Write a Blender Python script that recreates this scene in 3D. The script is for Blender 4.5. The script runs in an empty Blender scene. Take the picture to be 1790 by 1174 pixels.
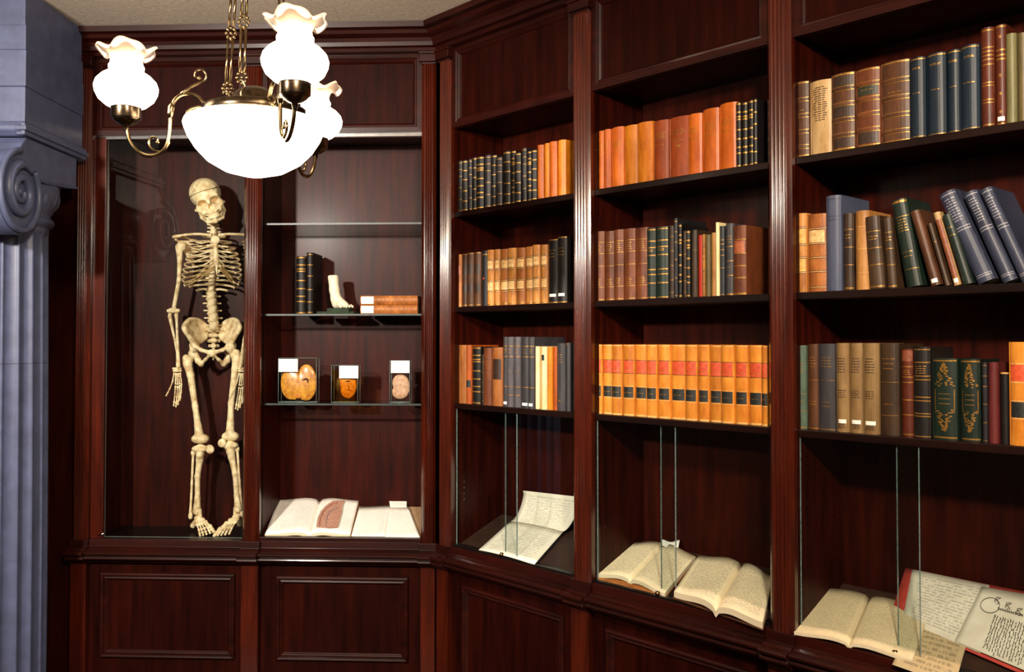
import bpy, bmesh, math, random
import numpy as np
from mathutils import Vector, Matrix
PI = math.pi
random.seed(4)
sc = bpy.context.scene
COL = sc.collection

# ------------------------------------------------------------ camera
cam_d = bpy.data.cameras.new('camera'); cam = bpy.data.objects.new('camera', cam_d); COL.objects.link(cam)
cam.location = (0, 0, 1.6); cam.rotation_euler = (math.radians(91.2), 0, 0)
cam_d.sensor_width = 36; cam_d.lens = 1600/1790*36
cam_d.shift_y = -(587-(597-1600*math.tan(math.radians(1.2))))/1790
cam_d.clip_start = .05
sc.camera = cam
# ------------------------------------------------------------ world, exposure
wd = bpy.data.worlds.new('world'); sc.world = wd; wd.use_nodes = True
wd.node_tree.nodes['Background'].inputs[0].default_value = (.35, .45, .9, 1)
wd.node_tree.nodes['Background'].inputs[1].default_value = .006
sc.view_settings.view_transform = 'Standard'; sc.view_settings.look = 'None'
sc.view_settings.exposure = 0; sc.view_settings.gamma = 1; sc.view_settings.use_curve_mapping = False
# ------------------------------------------------------------ lamps of the room outside the frame
def lamp(name, loc, power, col, r):
    l = bpy.data.lights.new(name, 'POINT'); l.energy = power; l.color = col; l.shadow_soft_size = r
    o = bpy.data.objects.new(name, l); o.location = loc; COL.objects.link(o); return o
lamp('room_lamp_right', (.35, .10, 2.72), 370, (1, .86, .70), .10)
sl = bpy.data.lights.new('display_spotlight', 'SPOT'); sl.energy = 600; sl.color = (1, .90, .78); sl.shadow_soft_size = .09
sl.spot_size = math.radians(74); sl.spot_blend = .7
so_l = bpy.data.objects.new('display_spotlight', sl); so_l.location = (-2.0, .75, 2.5); COL.objects.link(so_l)
so_l.rotation_euler = (Vector((-1.05, 4.0, 1.55))-so_l.location).to_track_quat('-Z', 'Y').to_euler()
MILK = 11.0          # brightness of the chandelier's milk glass

# ------------------------------------------------------------ frames of the two cabinet walls
class Frame:
    def __init__(s, o, deg):
        s.o = Vector((o[0], o[1], 0)); s.a = math.radians(deg)
        s.x = Vector((math.cos(s.a), math.sin(s.a), 0)); s.y = Vector((-math.sin(s.a), math.cos(s.a), 0))
    def w(s, p): return s.o + s.x*p[0] + s.y*p[1] + Vector((0, 0, p[2]))
CORNER = (-.3241, 3.9)
FB = Frame(CORNER, -2.73)     # back wall: x runs right, 0 at the corner; y into the wall
FR = Frame(CORNER, -46.75)    # right wall: x runs from the corner towards the camera
FW = Frame((0, 0), 0)

# ------------------------------------------------------------ materials
MAT = {}
def srgb(h):
    if isinstance(h, str):
        c = [int(h[i:i+2], 16)/255 for i in (0, 2, 4)]
    else: c = h
    return tuple((v/12.92 if v <= .04045 else ((v+.055)/1.055)**2.4) for v in c)+(1,)
def newmat(n):
    m = bpy.data.materials.new(n); m.use_nodes = True; MAT[n] = m
    nt = m.node_tree; return m, nt, nt.nodes['Principled BSDF']
def N(nt, t, **k):
    n = nt.nodes.new(t)
    for a, v in k.items(): setattr(n, a, v)
    return n
def noise_mix(nt, c0, c1, scale, stretch=(1, 1, 1), detail=6, lo=.35, hi=.65, coord='Object', rough=.6):
    tc = N(nt, 'ShaderNodeTexCoord'); mp = N(nt, 'ShaderNodeMapping'); mp.inputs['Scale'].default_value = stretch
    nz = N(nt, 'ShaderNodeTexNoise'); nz.inputs['Scale'].default_value = scale; nz.inputs['Detail'].default_value = detail
    nz.inputs['Roughness'].default_value = rough
    rp = N(nt, 'ShaderNodeValToRGB'); rp.color_ramp.elements[0].position = lo; rp.color_ramp.elements[1].position = hi
    rp.color_ramp.elements[0].color = c0; rp.color_ramp.elements[1].color = c1
    nt.links.new(tc.outputs[coord], mp.inputs[0]); nt.links.new(mp.outputs[0], nz.inputs[0]); nt.links.new(nz.outputs[0], rp.inputs[0])
    return rp, nz, mp
def bump(nt, src, bs, strength=.2, dist=.002):
    b = N(nt, 'ShaderNodeBump'); b.inputs['Strength'].default_value = strength; b.inputs['Distance'].default_value = dist
    nt.links.new(src, b.inputs['Height']); nt.links.new(b.outputs[0], bs.inputs['Normal'])
def simple(n, c, rough=.5, metal=0, c2=None, scale=30, stretch=(1, 1, 1), bmp=0, coat=0, spec=.5):
    if n in MAT: return MAT[n]
    m, nt, b = newmat(n)
    c = srgb(c); c2 = srgb(c2) if c2 else tuple(v*.8 for v in c[:3])+(1,)
    rp, nz, mp = noise_mix(nt, c2, c, scale, stretch)
    nt.links.new(rp.outputs[0], b.inputs['Base Color'])
    b.inputs['Roughness'].default_value = rough; b.inputs['Metallic'].default_value = metal
    b.inputs['Coat Weight'].default_value = coat; b.inputs['Coat Roughness'].default_value = .15
    b.inputs['Specular IOR Level'].default_value = spec
    if bmp: bump(nt, nz.outputs[0], b, bmp)
    return m
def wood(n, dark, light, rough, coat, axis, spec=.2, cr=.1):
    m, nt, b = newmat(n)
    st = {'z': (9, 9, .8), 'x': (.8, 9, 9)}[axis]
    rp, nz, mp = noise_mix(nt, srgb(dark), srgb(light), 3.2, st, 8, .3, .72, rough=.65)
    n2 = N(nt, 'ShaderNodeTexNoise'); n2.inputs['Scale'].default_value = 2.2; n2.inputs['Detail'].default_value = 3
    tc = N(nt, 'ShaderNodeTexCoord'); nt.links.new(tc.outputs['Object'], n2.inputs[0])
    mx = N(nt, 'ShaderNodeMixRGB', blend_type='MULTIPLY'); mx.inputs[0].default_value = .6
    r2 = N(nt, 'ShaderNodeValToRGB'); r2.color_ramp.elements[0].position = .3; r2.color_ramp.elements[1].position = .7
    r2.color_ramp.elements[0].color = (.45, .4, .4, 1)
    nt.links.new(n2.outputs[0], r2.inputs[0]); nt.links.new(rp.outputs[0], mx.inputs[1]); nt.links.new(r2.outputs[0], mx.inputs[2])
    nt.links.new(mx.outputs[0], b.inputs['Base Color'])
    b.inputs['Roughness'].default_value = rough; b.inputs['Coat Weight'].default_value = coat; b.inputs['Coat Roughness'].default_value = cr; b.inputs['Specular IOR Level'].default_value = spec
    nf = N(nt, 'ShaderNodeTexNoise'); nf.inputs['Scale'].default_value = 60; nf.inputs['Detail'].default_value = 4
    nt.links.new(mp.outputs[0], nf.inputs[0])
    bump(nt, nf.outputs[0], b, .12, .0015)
    return m
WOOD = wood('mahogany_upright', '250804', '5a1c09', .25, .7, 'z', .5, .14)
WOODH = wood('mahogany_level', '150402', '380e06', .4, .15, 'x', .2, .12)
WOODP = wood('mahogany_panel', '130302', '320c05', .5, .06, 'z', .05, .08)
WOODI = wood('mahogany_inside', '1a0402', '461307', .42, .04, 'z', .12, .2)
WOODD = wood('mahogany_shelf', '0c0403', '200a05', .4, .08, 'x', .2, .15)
BRASS = simple('aged_brass', '94805f', .2, 1, '6a563a', 40)
DBRASS = simple('dark_brass', '6a5a48', .24, 1, '44382a', 40)
GILT = simple('gilt_tooling', 'b98a3c', .42, .6, '70491a', 500)
DARKLINE = simple('blind_tooled_line', '2a160c', .5)
WHITE = simple('label_card', 'fffdf6', .6, 0, 'f4f0e4', 60)
PINHOLE = simple('ink_black', '15110f', .5)
BOARD = simple('sloping_display_board', 'a98a68', .7, 0, '977a5a', 25)
STEEL = simple('polished_steel', 'c8c8c8', .2, 1)
COLUMN = simple('blue_grey_painted_stone', '4f5674', .45, 0, '434962', 14, bmp=.25, coat=.03)
COLEDGE = simple('joint_line', '2a2a34', .7)
CEIL = simple('textured_plaster', 'e8dccb', .9, 0, 'd0c0ac', 55, bmp=.5)
WALLM = simple('dim_plaster', '3a302a', .9, 0, '2c2420', 20)
FLOORM = wood('floor_boards', '2b1810', '54331f', .4, .1, 'x')

# glass: thin, reflects by angle, tinted slightly, lets light through
def glassmat(n, tint, refl=1.0):
    m = bpy.data.materials.new(n); m.use_nodes = True; MAT[n] = m; nt = m.node_tree
    nt.nodes.remove(nt.nodes['Principled BSDF']); out = nt.nodes['Material Output']
    tr = N(nt, 'ShaderNodeBsdfTransparent'); tr.inputs[0].default_value = tint
    gl = N(nt, 'ShaderNodeBsdfGlossy'); gl.inputs['Roughness'].default_value = .01
    fr = N(nt, 'ShaderNodeFresnel'); fr.inputs[0].default_value = 1.5
    ge = N(nt, 'ShaderNodeNewGeometry'); s = N(nt, 'ShaderNodeMath', operation='SUBTRACT'); s.inputs[0].default_value = refl
    mu = N(nt, 'ShaderNodeMath', operation='MULTIPLY', use_clamp=True); mx = N(nt, 'ShaderNodeMixShader')
    nt.links.new(ge.outputs['Backfacing'], s.inputs[1]); nt.links.new(s.outputs[0], mu.inputs[0]); nt.links.new(fr.outputs[0], mu.inputs[1])
    nt.links.new(mu.outputs[0], mx.inputs[0]); nt.links.new(tr.outputs[0], mx.inputs[1]); nt.links.new(gl.outputs[0], mx.inputs[2])
    nt.links.new(mx.outputs[0], out.inputs[0]); return m
GLASS = glassmat('window_glass', (.94, .96, .95, 1))
PERSPEX = glassmat('clear_box', (.93, .93, .9, 1))
AMBER = glassmat('amber_fluid', (.98, .84, .42, 1), .3)
GEDGE = simple('glass_edge', '7c8e8c', .2, 0, '5c706c', 90)

def emis(n, c, s):
    m, nt, b = newmat(n); b.inputs['Base Color'].default_value = c; b.inputs['Emission Color'].default_value = c
    b.inputs['Emission Strength'].default_value = s; b.inputs['Roughness'].default_value = .2; return m
MILKM = emis('glowing_milk_glass', (1, .86, .66, 1), MILK)
def ruffmat():
    m = bpy.data.materials.new('frosted_ruffle_glass'); m.use_nodes = True; nt = m.node_tree
    nt.nodes.remove(nt.nodes['Principled BSDF']); out = nt.nodes['Material Output']
    tr = N(nt, 'ShaderNodeBsdfTransparent'); tr.inputs[0].default_value = (1, .93, .86, 1)
    tl = N(nt, 'ShaderNodeBsdfTranslucent'); tl.inputs[0].default_value = (.95, .85, .78, 1)
    gl = N(nt, 'ShaderNodeBsdfGlossy'); gl.inputs['Roughness'].default_value = .15
    a = N(nt, 'ShaderNodeMixShader'); a.inputs[0].default_value = .3; b = N(nt, 'ShaderNodeMixShader'); b.inputs[0].default_value = .12
    em = N(nt, 'ShaderNodeEmission'); em.inputs[0].default_value = (1, .8, .62, 1); em.inputs[1].default_value = .04
    ad = N(nt, 'ShaderNodeAddShader')
    nt.links.new(tr.outputs[0], a.inputs[1]); nt.links.new(tl.outputs[0], a.inputs[2]); nt.links.new(a.outputs[0], b.inputs[1]); nt.links.new(gl.outputs[0], b.inputs[2])
    nt.links.new(b.outputs[0], ad.inputs[0]); nt.links.new(em.outputs[0], ad.inputs[1]); nt.links.new(ad.outputs[0], out.inputs[0]); return m
RUFF = ruffmat()
def bone():
    m, nt, b = newmat('old_bone')
    rp, nz, mp = noise_mix(nt, srgb('b88f5c'), srgb('f8e2b8'), 38, (1, 1, 1), 6, .3, .6)
    nt.links.new(rp.outputs[0], b.inputs['Base Color']); b.inputs['Roughness'].default_value = .55
    bump(nt, nz.outputs[0], b, .25, .002); return m
BONE = bone()
CARTIL = simple('brown_cartilage', 'c4a068', .5, 0, '8e6c3a', 60)
# paper with ruled lines of small writing or print (UV: u across, v down the page)
def page(n, paper, ink, lines, strength=.55, wob=9, marg=.1, word=55):
    m, nt, b = newmat(n)
    tc = N(nt, 'ShaderNodeTexCoord'); sp = N(nt, 'ShaderNodeSeparateXYZ'); nt.links.new(tc.outputs['UV'], sp.inputs[0])
    def M(op, a, b_, c=None):
        k = N(nt, 'ShaderNodeMath', operation=op)
        for i, v in enumerate((a, b_, c)):
            if v is None: continue
            if isinstance(v, (int, float)): k.inputs[i].default_value = v
            else: nt.links.new(v, k.inputs[i])
        return k.outputs[0]
    u, v = sp.outputs[0], sp.outputs[1]
    fr = M('FRACT', M('MULTIPLY', v, float(lines)), 0.0)
    row = M('GREATER_THAN', fr, .45)
    mp = N(nt, 'ShaderNodeMapping'); mp.inputs['Scale'].default_value = (word, lines, 1)
    nt.links.new(tc.outputs['UV'], mp.inputs[0]); nz = N(nt, 'ShaderNodeTexNoise'); nz.inputs['Scale'].default_value = 1; nz.inputs['Detail'].default_value = 3
    nt.links.new(mp.outputs[0], nz.inputs[0]); ink_m = M('GREATER_THAN', nz.outputs[0], .47)
    inside = M('MULTIPLY', M('MULTIPLY', M('GREATER_THAN', u, marg), M('LESS_THAN', u, 1-marg)), M('MULTIPLY', M('GREATER_THAN', v, marg*.8), M('LESS_THAN', v, 1-marg*.8)))
    f = M('MULTIPLY', M('MULTIPLY', M('MULTIPLY', row, ink_m), inside), strength)
    rp, n3, _ = noise_mix(nt, tuple(c*.86 for c in srgb(paper)[:3])+(1,), srgb(paper), 12)
    mx = N(nt, 'ShaderNodeMixRGB'); nt.links.new(f, mx.inputs[0]); nt.links.new(rp.outputs[0], mx.inputs[1]); mx.inputs[2].default_value = srgb(ink)
    nt.links.new(mx.outputs[0], b.inputs['Base Color']); b.inputs['Roughness'].default_value = .75; return m
P_PRINT = page('printed_page', 'fffaf0', '6b5f52', 38, .30)
P_PLAIN = page('faint_page', 'fffaf0', '8c7c66', 24, .14)
P_HAND = page('handwritten_page', 'f4e2bd', '54473a', 30, .42, word=40)
P_HAND2 = page('handwritten_page_grey', 'dccaa4', '5b4d3c', 30, .3, word=40)
P_LETTER = page('written_letter', 'faf2e0', '6f6454', 16, .25, word=30)
P_TAN = page('tan_letter', 'c0ab84', '4b3e2d', 11, .45, word=26)
P_CERT = page('certificate_sheet', 'e2dccb', '3c3733', 20, .35, word=22)
CERTINK = simple('certificate_ink', '38322e', .8)
EDGE = simple('page_edges', 'c9b488', .8, 0, '9d8760', 200, (1, 1, 30))
EDGEW = simple('white_page_edges', 'e8dcc0', .8, 0, 'c9b997', 200, (1, 1, 30))

# ------------------------------------------------------------ mesh building
class MB:
    def __init__(s, off=(0, 0, 0)): s.v = []; s.f = []; s.uv = {}; s.off = Vector(off); s.sm = []
    def add(s, vs, fs, smooth=False):
        n = len(s.v); s.v += [tuple(Vector(p)-s.off) for p in vs]; s.f += [tuple(i+n for i in f) for f in fs]; s.sm += [smooth]*len(fs); return s
    def box(s, a, b):
        x0, y0, z0 = a; x1, y1, z1 = b
        return s.add([(x0, y0, z0), (x1, y0, z0), (x1, y1, z0), (x0, y1, z0), (x0, y0, z1), (x1, y0, z1), (x1, y1, z1), (x0, y1, z1)],
                     [(0, 3, 2, 1), (4, 5, 6, 7), (0, 1, 5, 4), (1, 2, 6, 5), (2, 3, 7, 6), (3, 0, 4, 7)])
    def plan(s, poly, z0, z1, smooth=False):      # (x, y) outline, counter-clockwise seen from above, extruded up
        n = len(poly)
        s.add([(x, y, z0) for x, y in poly]+[(x, y, z1) for x, y in poly],
              [(i, (i+1) % n, (i+1) % n+n, i+n) for i in range(n)], smooth)
        s.f += [tuple(range(len(s.v)-2*n, len(s.v)-n))[::-1], tuple(range(len(s.v)-n, len(s.v)))]; s.sm += [False, False]; return s
    def prof(s, pts, x0, x1, m0=0., m1=0., smooth=False):   # (y, z) profile run along x; m = mitre slope
        n = len(pts)
        s.add([(x0+m0*y, y, z) for y, z in pts]+[(x1+m1*y, y, z) for y, z in pts],
              [(i, i+n, (i+1) % n+n, (i+1) % n) for i in range(n)], smooth)
        a = len(s.v)-2*n
        s.f += [tuple(range(a, a+n)), tuple(range(a+n, a+2*n))[::-1]]; s.sm += [False, False]; return s
    def ringmould(s, x0, x1, z0, z1, prof):        # mitred frame; prof = (inset, y)
        n = len(prof); vs = []
        for (cx, cz, sx, sz) in ((x0, z0, 1, 1), (x1, z0, -1, 1), (x1, z1, -1, -1), (x0, z1, 1, -1)):
            vs += [(cx+sx*i, y, cz+sz*i) for i, y in prof]
        fs = []
        for k in range(4):
            for i in range(n-1):
                a = k*n+i; b = ((k+1) % 4)*n+i; fs.append((a, b, b+1, a+1))
        return s.add(vs, fs)
    def tube(s, pts, rad, n=10, smooth=True, cap=True, flat=1.0):
        pts = [Vector(p) for p in pts]; rad = rad if isinstance(rad, (list, tuple)) else [rad]*len(pts)
        up = Vector((.13, .2, .97)); vs = []
        for i, p in enumerate(pts):
            t = (pts[min(i+1, len(pts)-1)]-pts[max(i-1, 0)]).normalized()
            if i == 0: a = t.cross(up)
            else: a = a-t*a.dot(t)
            if a.length < 1e-6: a = t.orthogonal()
            a.normalize(); b = t.cross(a)
            for k in range(n):
                an = 2*PI*k/n; vs.append(p+(a*math.cos(an)*flat+b*math.sin(an))*rad[i])
        fs = [(i*n+k, i*n+(k+1) % n, (i+1)*n+(k+1) % n, (i+1)*n+k) for i in range(len(pts)-1) for k in range(n)]
        if cap: fs += [tuple(range(n))[::-1], tuple(range((len(pts)-1)*n, len(pts)*n))]
        return s.add(vs, fs, smooth)
    def lathe(s, prof, n=32, c=(0, 0, 0), smooth=True, fn=None):
        vs = []
        for j, (r, z) in enumerate(prof):
            for k in range(n):
                a = 2*PI*k/n; rr, zz = (r, z) if fn is None else fn(r, z, a, j)
                vs.append((c[0]+rr*math.cos(a), c[1]+rr*math.sin(a), c[2]+zz))
        return s.add(vs, [(j*n+k, j*n+(k+1) % n, (j+1)*n+(k+1) % n, (j+1)*n+k) for j in range(len(prof)-1) for k in range(n)], smooth)
    def ball(s, c, r, n=12):
        return s.lathe([(max(1e-4, r*math.sin(PI*j/8)), -r*math.cos(PI*j/8)) for j in range(9)], n, c)
    def build(s, name, mat, parent=None, bev=0, sub=0):
        me = bpy.data.meshes.new(name); me.from_pydata([tuple(v) for v in s.v], [], s.f); me.validate()
        for i, p in enumerate(me.polygons): p.use_smooth = s.sm[i] if i < len(s.sm) else False
        me.materials.append(mat)
        o = bpy.data.objects.new(name, me); COL.objects.link(o)
        if parent is not None: o.parent = parent
        if bev:
            b = o.modifiers.new('bevel', 'BEVEL'); b.width = bev; b.segments = 2; b.limit_method = 'ANGLE'; b.angle_limit = .6
        return o
def thing(name, label, cat, fr=FW, pos=(0, 0, 0), group=None, lean=0, yaw=0):
    o = bpy.data.objects.new(name, None); COL.objects.link(o); o.empty_display_size = .05
    o.location = fr.w(pos); o.rotation_euler = (0, lean, fr.a+yaw)
    o['label'] = label; o['category'] = cat
    if group: o['group'] = group
    return o
def struct(o): o['kind'] = 'structure'; return o
def place(o, fr, pos=(0, 0, 0)): o.location = fr.w(pos); o.rotation_euler = (0, 0, fr.a); return o
def catmull(P, k=6):
    P = [np.array(p, float) for p in P]; out = []
    Q = [2*P[0]-P[1]]+P+[2*P[-1]-P[-2]]
    for i in range(1, len(Q)-2):
        for j in range(k):
            t = j/k; a, b, c, d = Q[i-1:i+3]
            out.append(.5*((2*b)+(-a+c)*t+(2*a-5*b+4*c-d)*t*t+(-a+3*b-3*c+d)*t**3))
    out.append(P[-1]); return [tuple(q) for q in out]

# ------------------------------------------------------------ the room
CH = 2.945
def slab(name, a, b, mat):
    m = MB(); m.box(a, b); return struct(m.build(name, mat))
slab('floor', (-2.6, -1.7, -.05), (3.3, 4.8, 0), FLOORM)
slab('ceiling', (-2.6, -1.7, CH), (3.3, 4.8, CH+.05), CEIL)
slab('wall_left', (-2.5, -1.65, 0), (-2.4, 4.6, CH), WALLM)
slab('wall_front', (-2.4, -1.65, 0), (3.1, -1.55, CH), WALLM)
slab('wall_side', (3.0, -1.55, 0), (3.1, 1.2, CH), WALLM)
place(struct(MB().box((-2.08, .40, 0), (.36, .47, CH)).build('wall_back', WALLM)), FB)
place(struct(MB().box((-.12, .40, 0), (4.1, .47, CH)).build('wall_right', WALLM)), FR)

# cornices
cp = [(.06, 2.84), (.02, 2.84), (-.005, 2.845), (-.012, 2.858), (-.03, 2.862), (-.034, 2.878), (-.042, 2.892), (-.07, 2.902), (-.078, 2.915), (-.10, 2.92), (-.104, 2.942), (.06, 2.942)]
T = math.tan(math.radians(22.01))
place(struct(MB().prof(cp[::-1], -2.0, 0, 0, T).build('trim_1', WOODH)), FB)
place(struct(MB().prof(cp[::-1], 0, 3.3, -T, 0).build('trim_2', WOODH)), FR)

# ------------------------------------------------------------ cabinet units
def pilaster_plan(x0, x1, fy=0., by=.06, reeds=4):
    w = x1-x0; pl = [(x0, by), (x0, fy+.012), (x0+.010, fy+.004), (x0+.012, fy)]
    a = x0+.014; b = x1-.014; rw = (b-a)/reeds
    for i in range(reeds):
        for k in range(7):
            t = k/6; pl.append((a+rw*(i+.04+.92*t), fy+.001-.0055*math.sin(PI*t)))
    pl += [(x1-.012, fy), (x1-.010, fy+.004), (x1, fy+.012), (x1, by)]
    return pl
WAIST = [(.05, .745), (.012, .745), (.010, .716), (-.002, .712), (-.012, .706), (-.030, .703), (-.038, .697), (-.038, .690), (-.030, .684), (-.024, .681), (-.028, .676), (-.030, .671), (-.026, .665), (-.010, .660), (.0, .648), (.02, .645), (.05, .645)]
def waist(mb, x0, x1, e=0.):
    mb.prof([(y-(e if y < .03 else 0), z) for y, z in WAIST][::-1], x0, x1)
def unit(fr, name, label, posts, x0, x1, shelves, shelfkind, door, panes, bottom='flat', group='built-in mahogany cabinets', extra=None, side=(True, True), slide=True):
    """posts: (x0, x1) of the reeded posts; x0..x1 is the clear opening"""
    off = (x0, 0, 0); t = thing(name, label, 'cabinet', fr, off, group)
    D = .31
    m = MB(off)
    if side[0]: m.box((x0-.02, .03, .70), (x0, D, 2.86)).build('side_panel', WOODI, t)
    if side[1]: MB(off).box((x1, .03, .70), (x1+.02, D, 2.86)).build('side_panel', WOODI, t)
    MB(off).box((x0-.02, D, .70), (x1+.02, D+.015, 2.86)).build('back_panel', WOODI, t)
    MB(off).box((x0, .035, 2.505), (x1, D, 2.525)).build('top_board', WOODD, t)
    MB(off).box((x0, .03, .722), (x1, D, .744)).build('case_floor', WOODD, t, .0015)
    # frieze board with its moulded frame
    f = MB(off).box((x0-.01, .034, 2.50), (x1+.01, .05, 2.86)).build('frieze_panel', WOODP, t)
    m = MB(off).ringmould(x0, x1, 2.502, 2.845, [(0, .034), (0, .018), (.022, .016), (.026, .022), (.032, .020), (.038, .026), (.042, .034)]).build('panel_moulding', WOODH, f)
    # lower cupboard
    MB(off).box((x0-.02, .045, .06), (x1+.02, .40, .70)).build('cupboard_carcass', WOODP, t)
    MB(off).box((x0-.04, .01, 0), (x1+.04, .05, .11)).build('plinth', WOODH, t, .003)
    d = MB(off).box((x0, .022, .12), (x1, .046, .644)).build('cupboard_door', WOODP, t, .002)
    dx0, dx1, dz0, dz1 = door
    MB(off).ringmould(dx0, dx1, dz0, dz1, [(0, .022), (.002, .012), (.008, .008), (.014, .010), (.018, .016), (.024, .013), (.029, .017), (.032, .0205), (.034, .022)]).build('panel_moulding', WOODH, d)
    # waist rail, breaking forward under each post
    w = MB(off); waist(w, x0-.002, x1+.002)
    for a, b in posts: waist(w, a-.006, b+.006, .016)
    w.build('waist_moulding', WOODH, t, .0012)
    for a, b in posts:
        p = MB(off).plan(pilaster_plan(a, b), .745, 2.79, True).build('pilaster', WOOD, t, .0008)
        MB(off).box((a-.002, -.004, 2.79), (b+.002, .05, 2.80)).box((a-.008, -.014, 2.80), (b+.008, .05, 2.832)).box((a-.012, -.02, 2.832), (b+.012, .05, 2.842)).build('capital', WOODH, p, .003)
        MB(off).box((a, -.006, .11), (b, .05, .645)).build('lower_pilaster', WOOD, t, .002)
    for z in shelves:
        if shelfkind == 'wood':
            MB(off).box((x0, .034, z-.022), (x1, D, z)).build('shelf', WOODD, t, .002)
        else:
            g = MB(off).box((x0+.002, .06, z-.008), (x1-.002, D-.002, z)).build('glass_shelf', GLASS, t)
            MB(off).box((x0+.002, .0585, z-.008), (x1-.002, .0605, z)).build('front_edge', simple('dark_glass_edge', '2c3a36', .4, 0, '1a2421', 60), g)
    for (a, b, y, z0, z1) in panes:
        g = MB(off).box((a, y, z0), (b, y+.005, z1)).build('glass_pane', GLASS, t)
        ed = MB(off)
        ed.box((a-.0012, y, z0), (a+.0002, y+.005, z1)); ed.box((b-.0002, y, z0), (b+.0012, y+.005, z1)); ed.box((a, y, z0-.0012), (b, y+.005, z0))
        ed.build('polished_edge', GEDGE, g)
    return t
SH3 = [2.148, 1.746, 1.341]
# back wall: skeleton case, then the specimen case
u = unit(FB, 'display_cabinet', 'mahogany glazed cabinet housing the hanging skeleton, left end of back wall', [(-1.585, -1.515)],
     -1.515, -.836, [], 'wood', (-1.462, -.868, .236, .602), [(-1.46, -.838, .048, .75, 2.49)])
MB((-1.515, 0, 0)).box((-1.515, .03, .745), (-1.46, .06, 2.50)).build('door_stile', WOOD, u, .002)
MB((-1.515, 0, 0)).box((-1.515, .03, 2.488), (-.836, .056, 2.503)).build('glass_channel', STEEL, u)
MB((-1.515, 0, 0)).tube([(-1.475, .03, .757), (-1.452, .03, .768)], .005, 8).build('glass_clip', STEEL, u)
MB((-1.515, 0, 0)).box((-1.72, .03, 0), (-1.585, .05, 2.86)).build('end_board', WOODP, u)
u2 = unit(FB, 'display_cabinet', 'mahogany glazed cabinet with three glass shelves, beside the room corner on back wall', [(-.836, -.762), (-.064, -.002)],
     -.762, -.064, [2.118, 1.721, 1.332], 'glass', (-.690, -.118, .236, .596), [])
o2 = (-.762, 0, 0)
MB(o2).box((-.762, .03, 2.488), (-.064, .056, 2.503)).build('glass_channel', STEEL, u2)
MB(o2).box((-.762, .012, .745), (-.064, .05, .762)).build('bottom_rail', WOODH, u2, .002)
MB(o2).prof([(.05, .745), (.30, .745), (.30, .845), (.05, .750)][::-1], -.760, -.066).build('sloping_display_board', BOARD, u2)
# right wall: three bookcase bays with glazed cases below
def bay(i, posts, x0, x1, ov, door, label):
    u = unit(FR, 'bookcase', label, posts, x0, x1, SH3, 'wood', door,
             [(x0+.004, ov[1], .040, .752, 1.3185), (ov[0], x1-.004, .050, .752, 1.3185)], group='mahogany bookcase bays along the right wall')
    off = (x0, 0, 0)
    MB(off).prof([(.062, .744), (.30, .744), (.30, .842), (.062, .750)][::-1], x0+.002, x1-.002).build('sloping_display_board', simple('dark_display_board', '3a2216', .6, 0, '2b180f'), u)
    MB(off).box((x0, .026, .744), (x1, .060, .752)).build('glass_track', simple('black_track', '100d0c', .3), u)
    MB(off).lathe([(.0005, -.008), (.007, -.007), (.009, 0), (.007, .007), (.0005, .008)], 12, ((ov[0]+.0), .030, .758)).build('glass_lock', BRASS, u)
    m = MB(off)                        # shelf-peg holes down the left side
    for k in range(16):
        for y in (.085, .25): m.lathe([(.0005, 0), (.0025, 0)], 8, (0, 0, 0)) if 0 else m.box((x0, y-.0022, .93+k*.025), (x0+.0008, y+.0022, .9344+k*.025))
    m.build('shelf_peg_holes', BRASS, u)
    return u
bay(1, [(.012, .086)], .086, .788, (.381, .456), (.155, .735, .12, .598), 'mahogany bookcase bay next to the corner with a folded letter in its case')
bay(2, [(.788, .873)], .873, 1.588, (1.152, 1.218), (.935, 1.53, .12, .598), 'mahogany bookcase bay in the middle, holding the red and black labelled set')
bay(3, [(1.588, 1.668), (2.39, 2.47)], 1.668, 2.39, (1.955, 2.018), (1.73, 2.33, .12, .598), 'mahogany bookcase bay at right edge with leaning blue-grey books')

# ------------------------------------------------------------ books
def leather(n, c, c2, rough=.42, scale=22, st=(1, 1, .35)):
    if n in MAT: return MAT[n]
    m, nt, b = newmat(n)
    rp, nz, mp = noise_mix(nt, srgb(c2), srgb(c), scale, st, 8, .32, .66, rough=.7)
    oi = N(nt, 'ShaderNodeObjectInfo'); hs = N(nt, 'ShaderNodeHueSaturation')
    mr = N(nt, 'ShaderNodeMapRange'); mr.inputs[3].default_value = .82; mr.inputs[4].default_value = 1.15
    nt.links.new(oi.outputs['Random'], mr.inputs[0]); nt.links.new(mr.outputs[0], hs.inputs['Value'])
    ad = N(nt, 'ShaderNodeVectorMath', operation='ADD'); cb = N(nt, 'ShaderNodeMath', operation='MULTIPLY'); cb.inputs[1].default_value = 37
    nt.links.new(oi.outputs['Random'], cb.inputs[0])
    nt.links.new(mp.outputs[0], ad.inputs[0]); nt.links.new(cb.outputs[0], ad.inputs[1]); nt.links.new(ad.outputs[0], nz.inputs[0])
    nt.links.new(rp.outputs[0], hs.inputs['Color']); nt.links.new(hs.outputs[0], b.inputs['Base Color'])
    b.inputs['Roughness'].default_value = rough; b.inputs['Specular IOR Level'].default_value = .3
    bump(nt, nz.outputs[0], b, .25, .0015); return m
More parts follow.
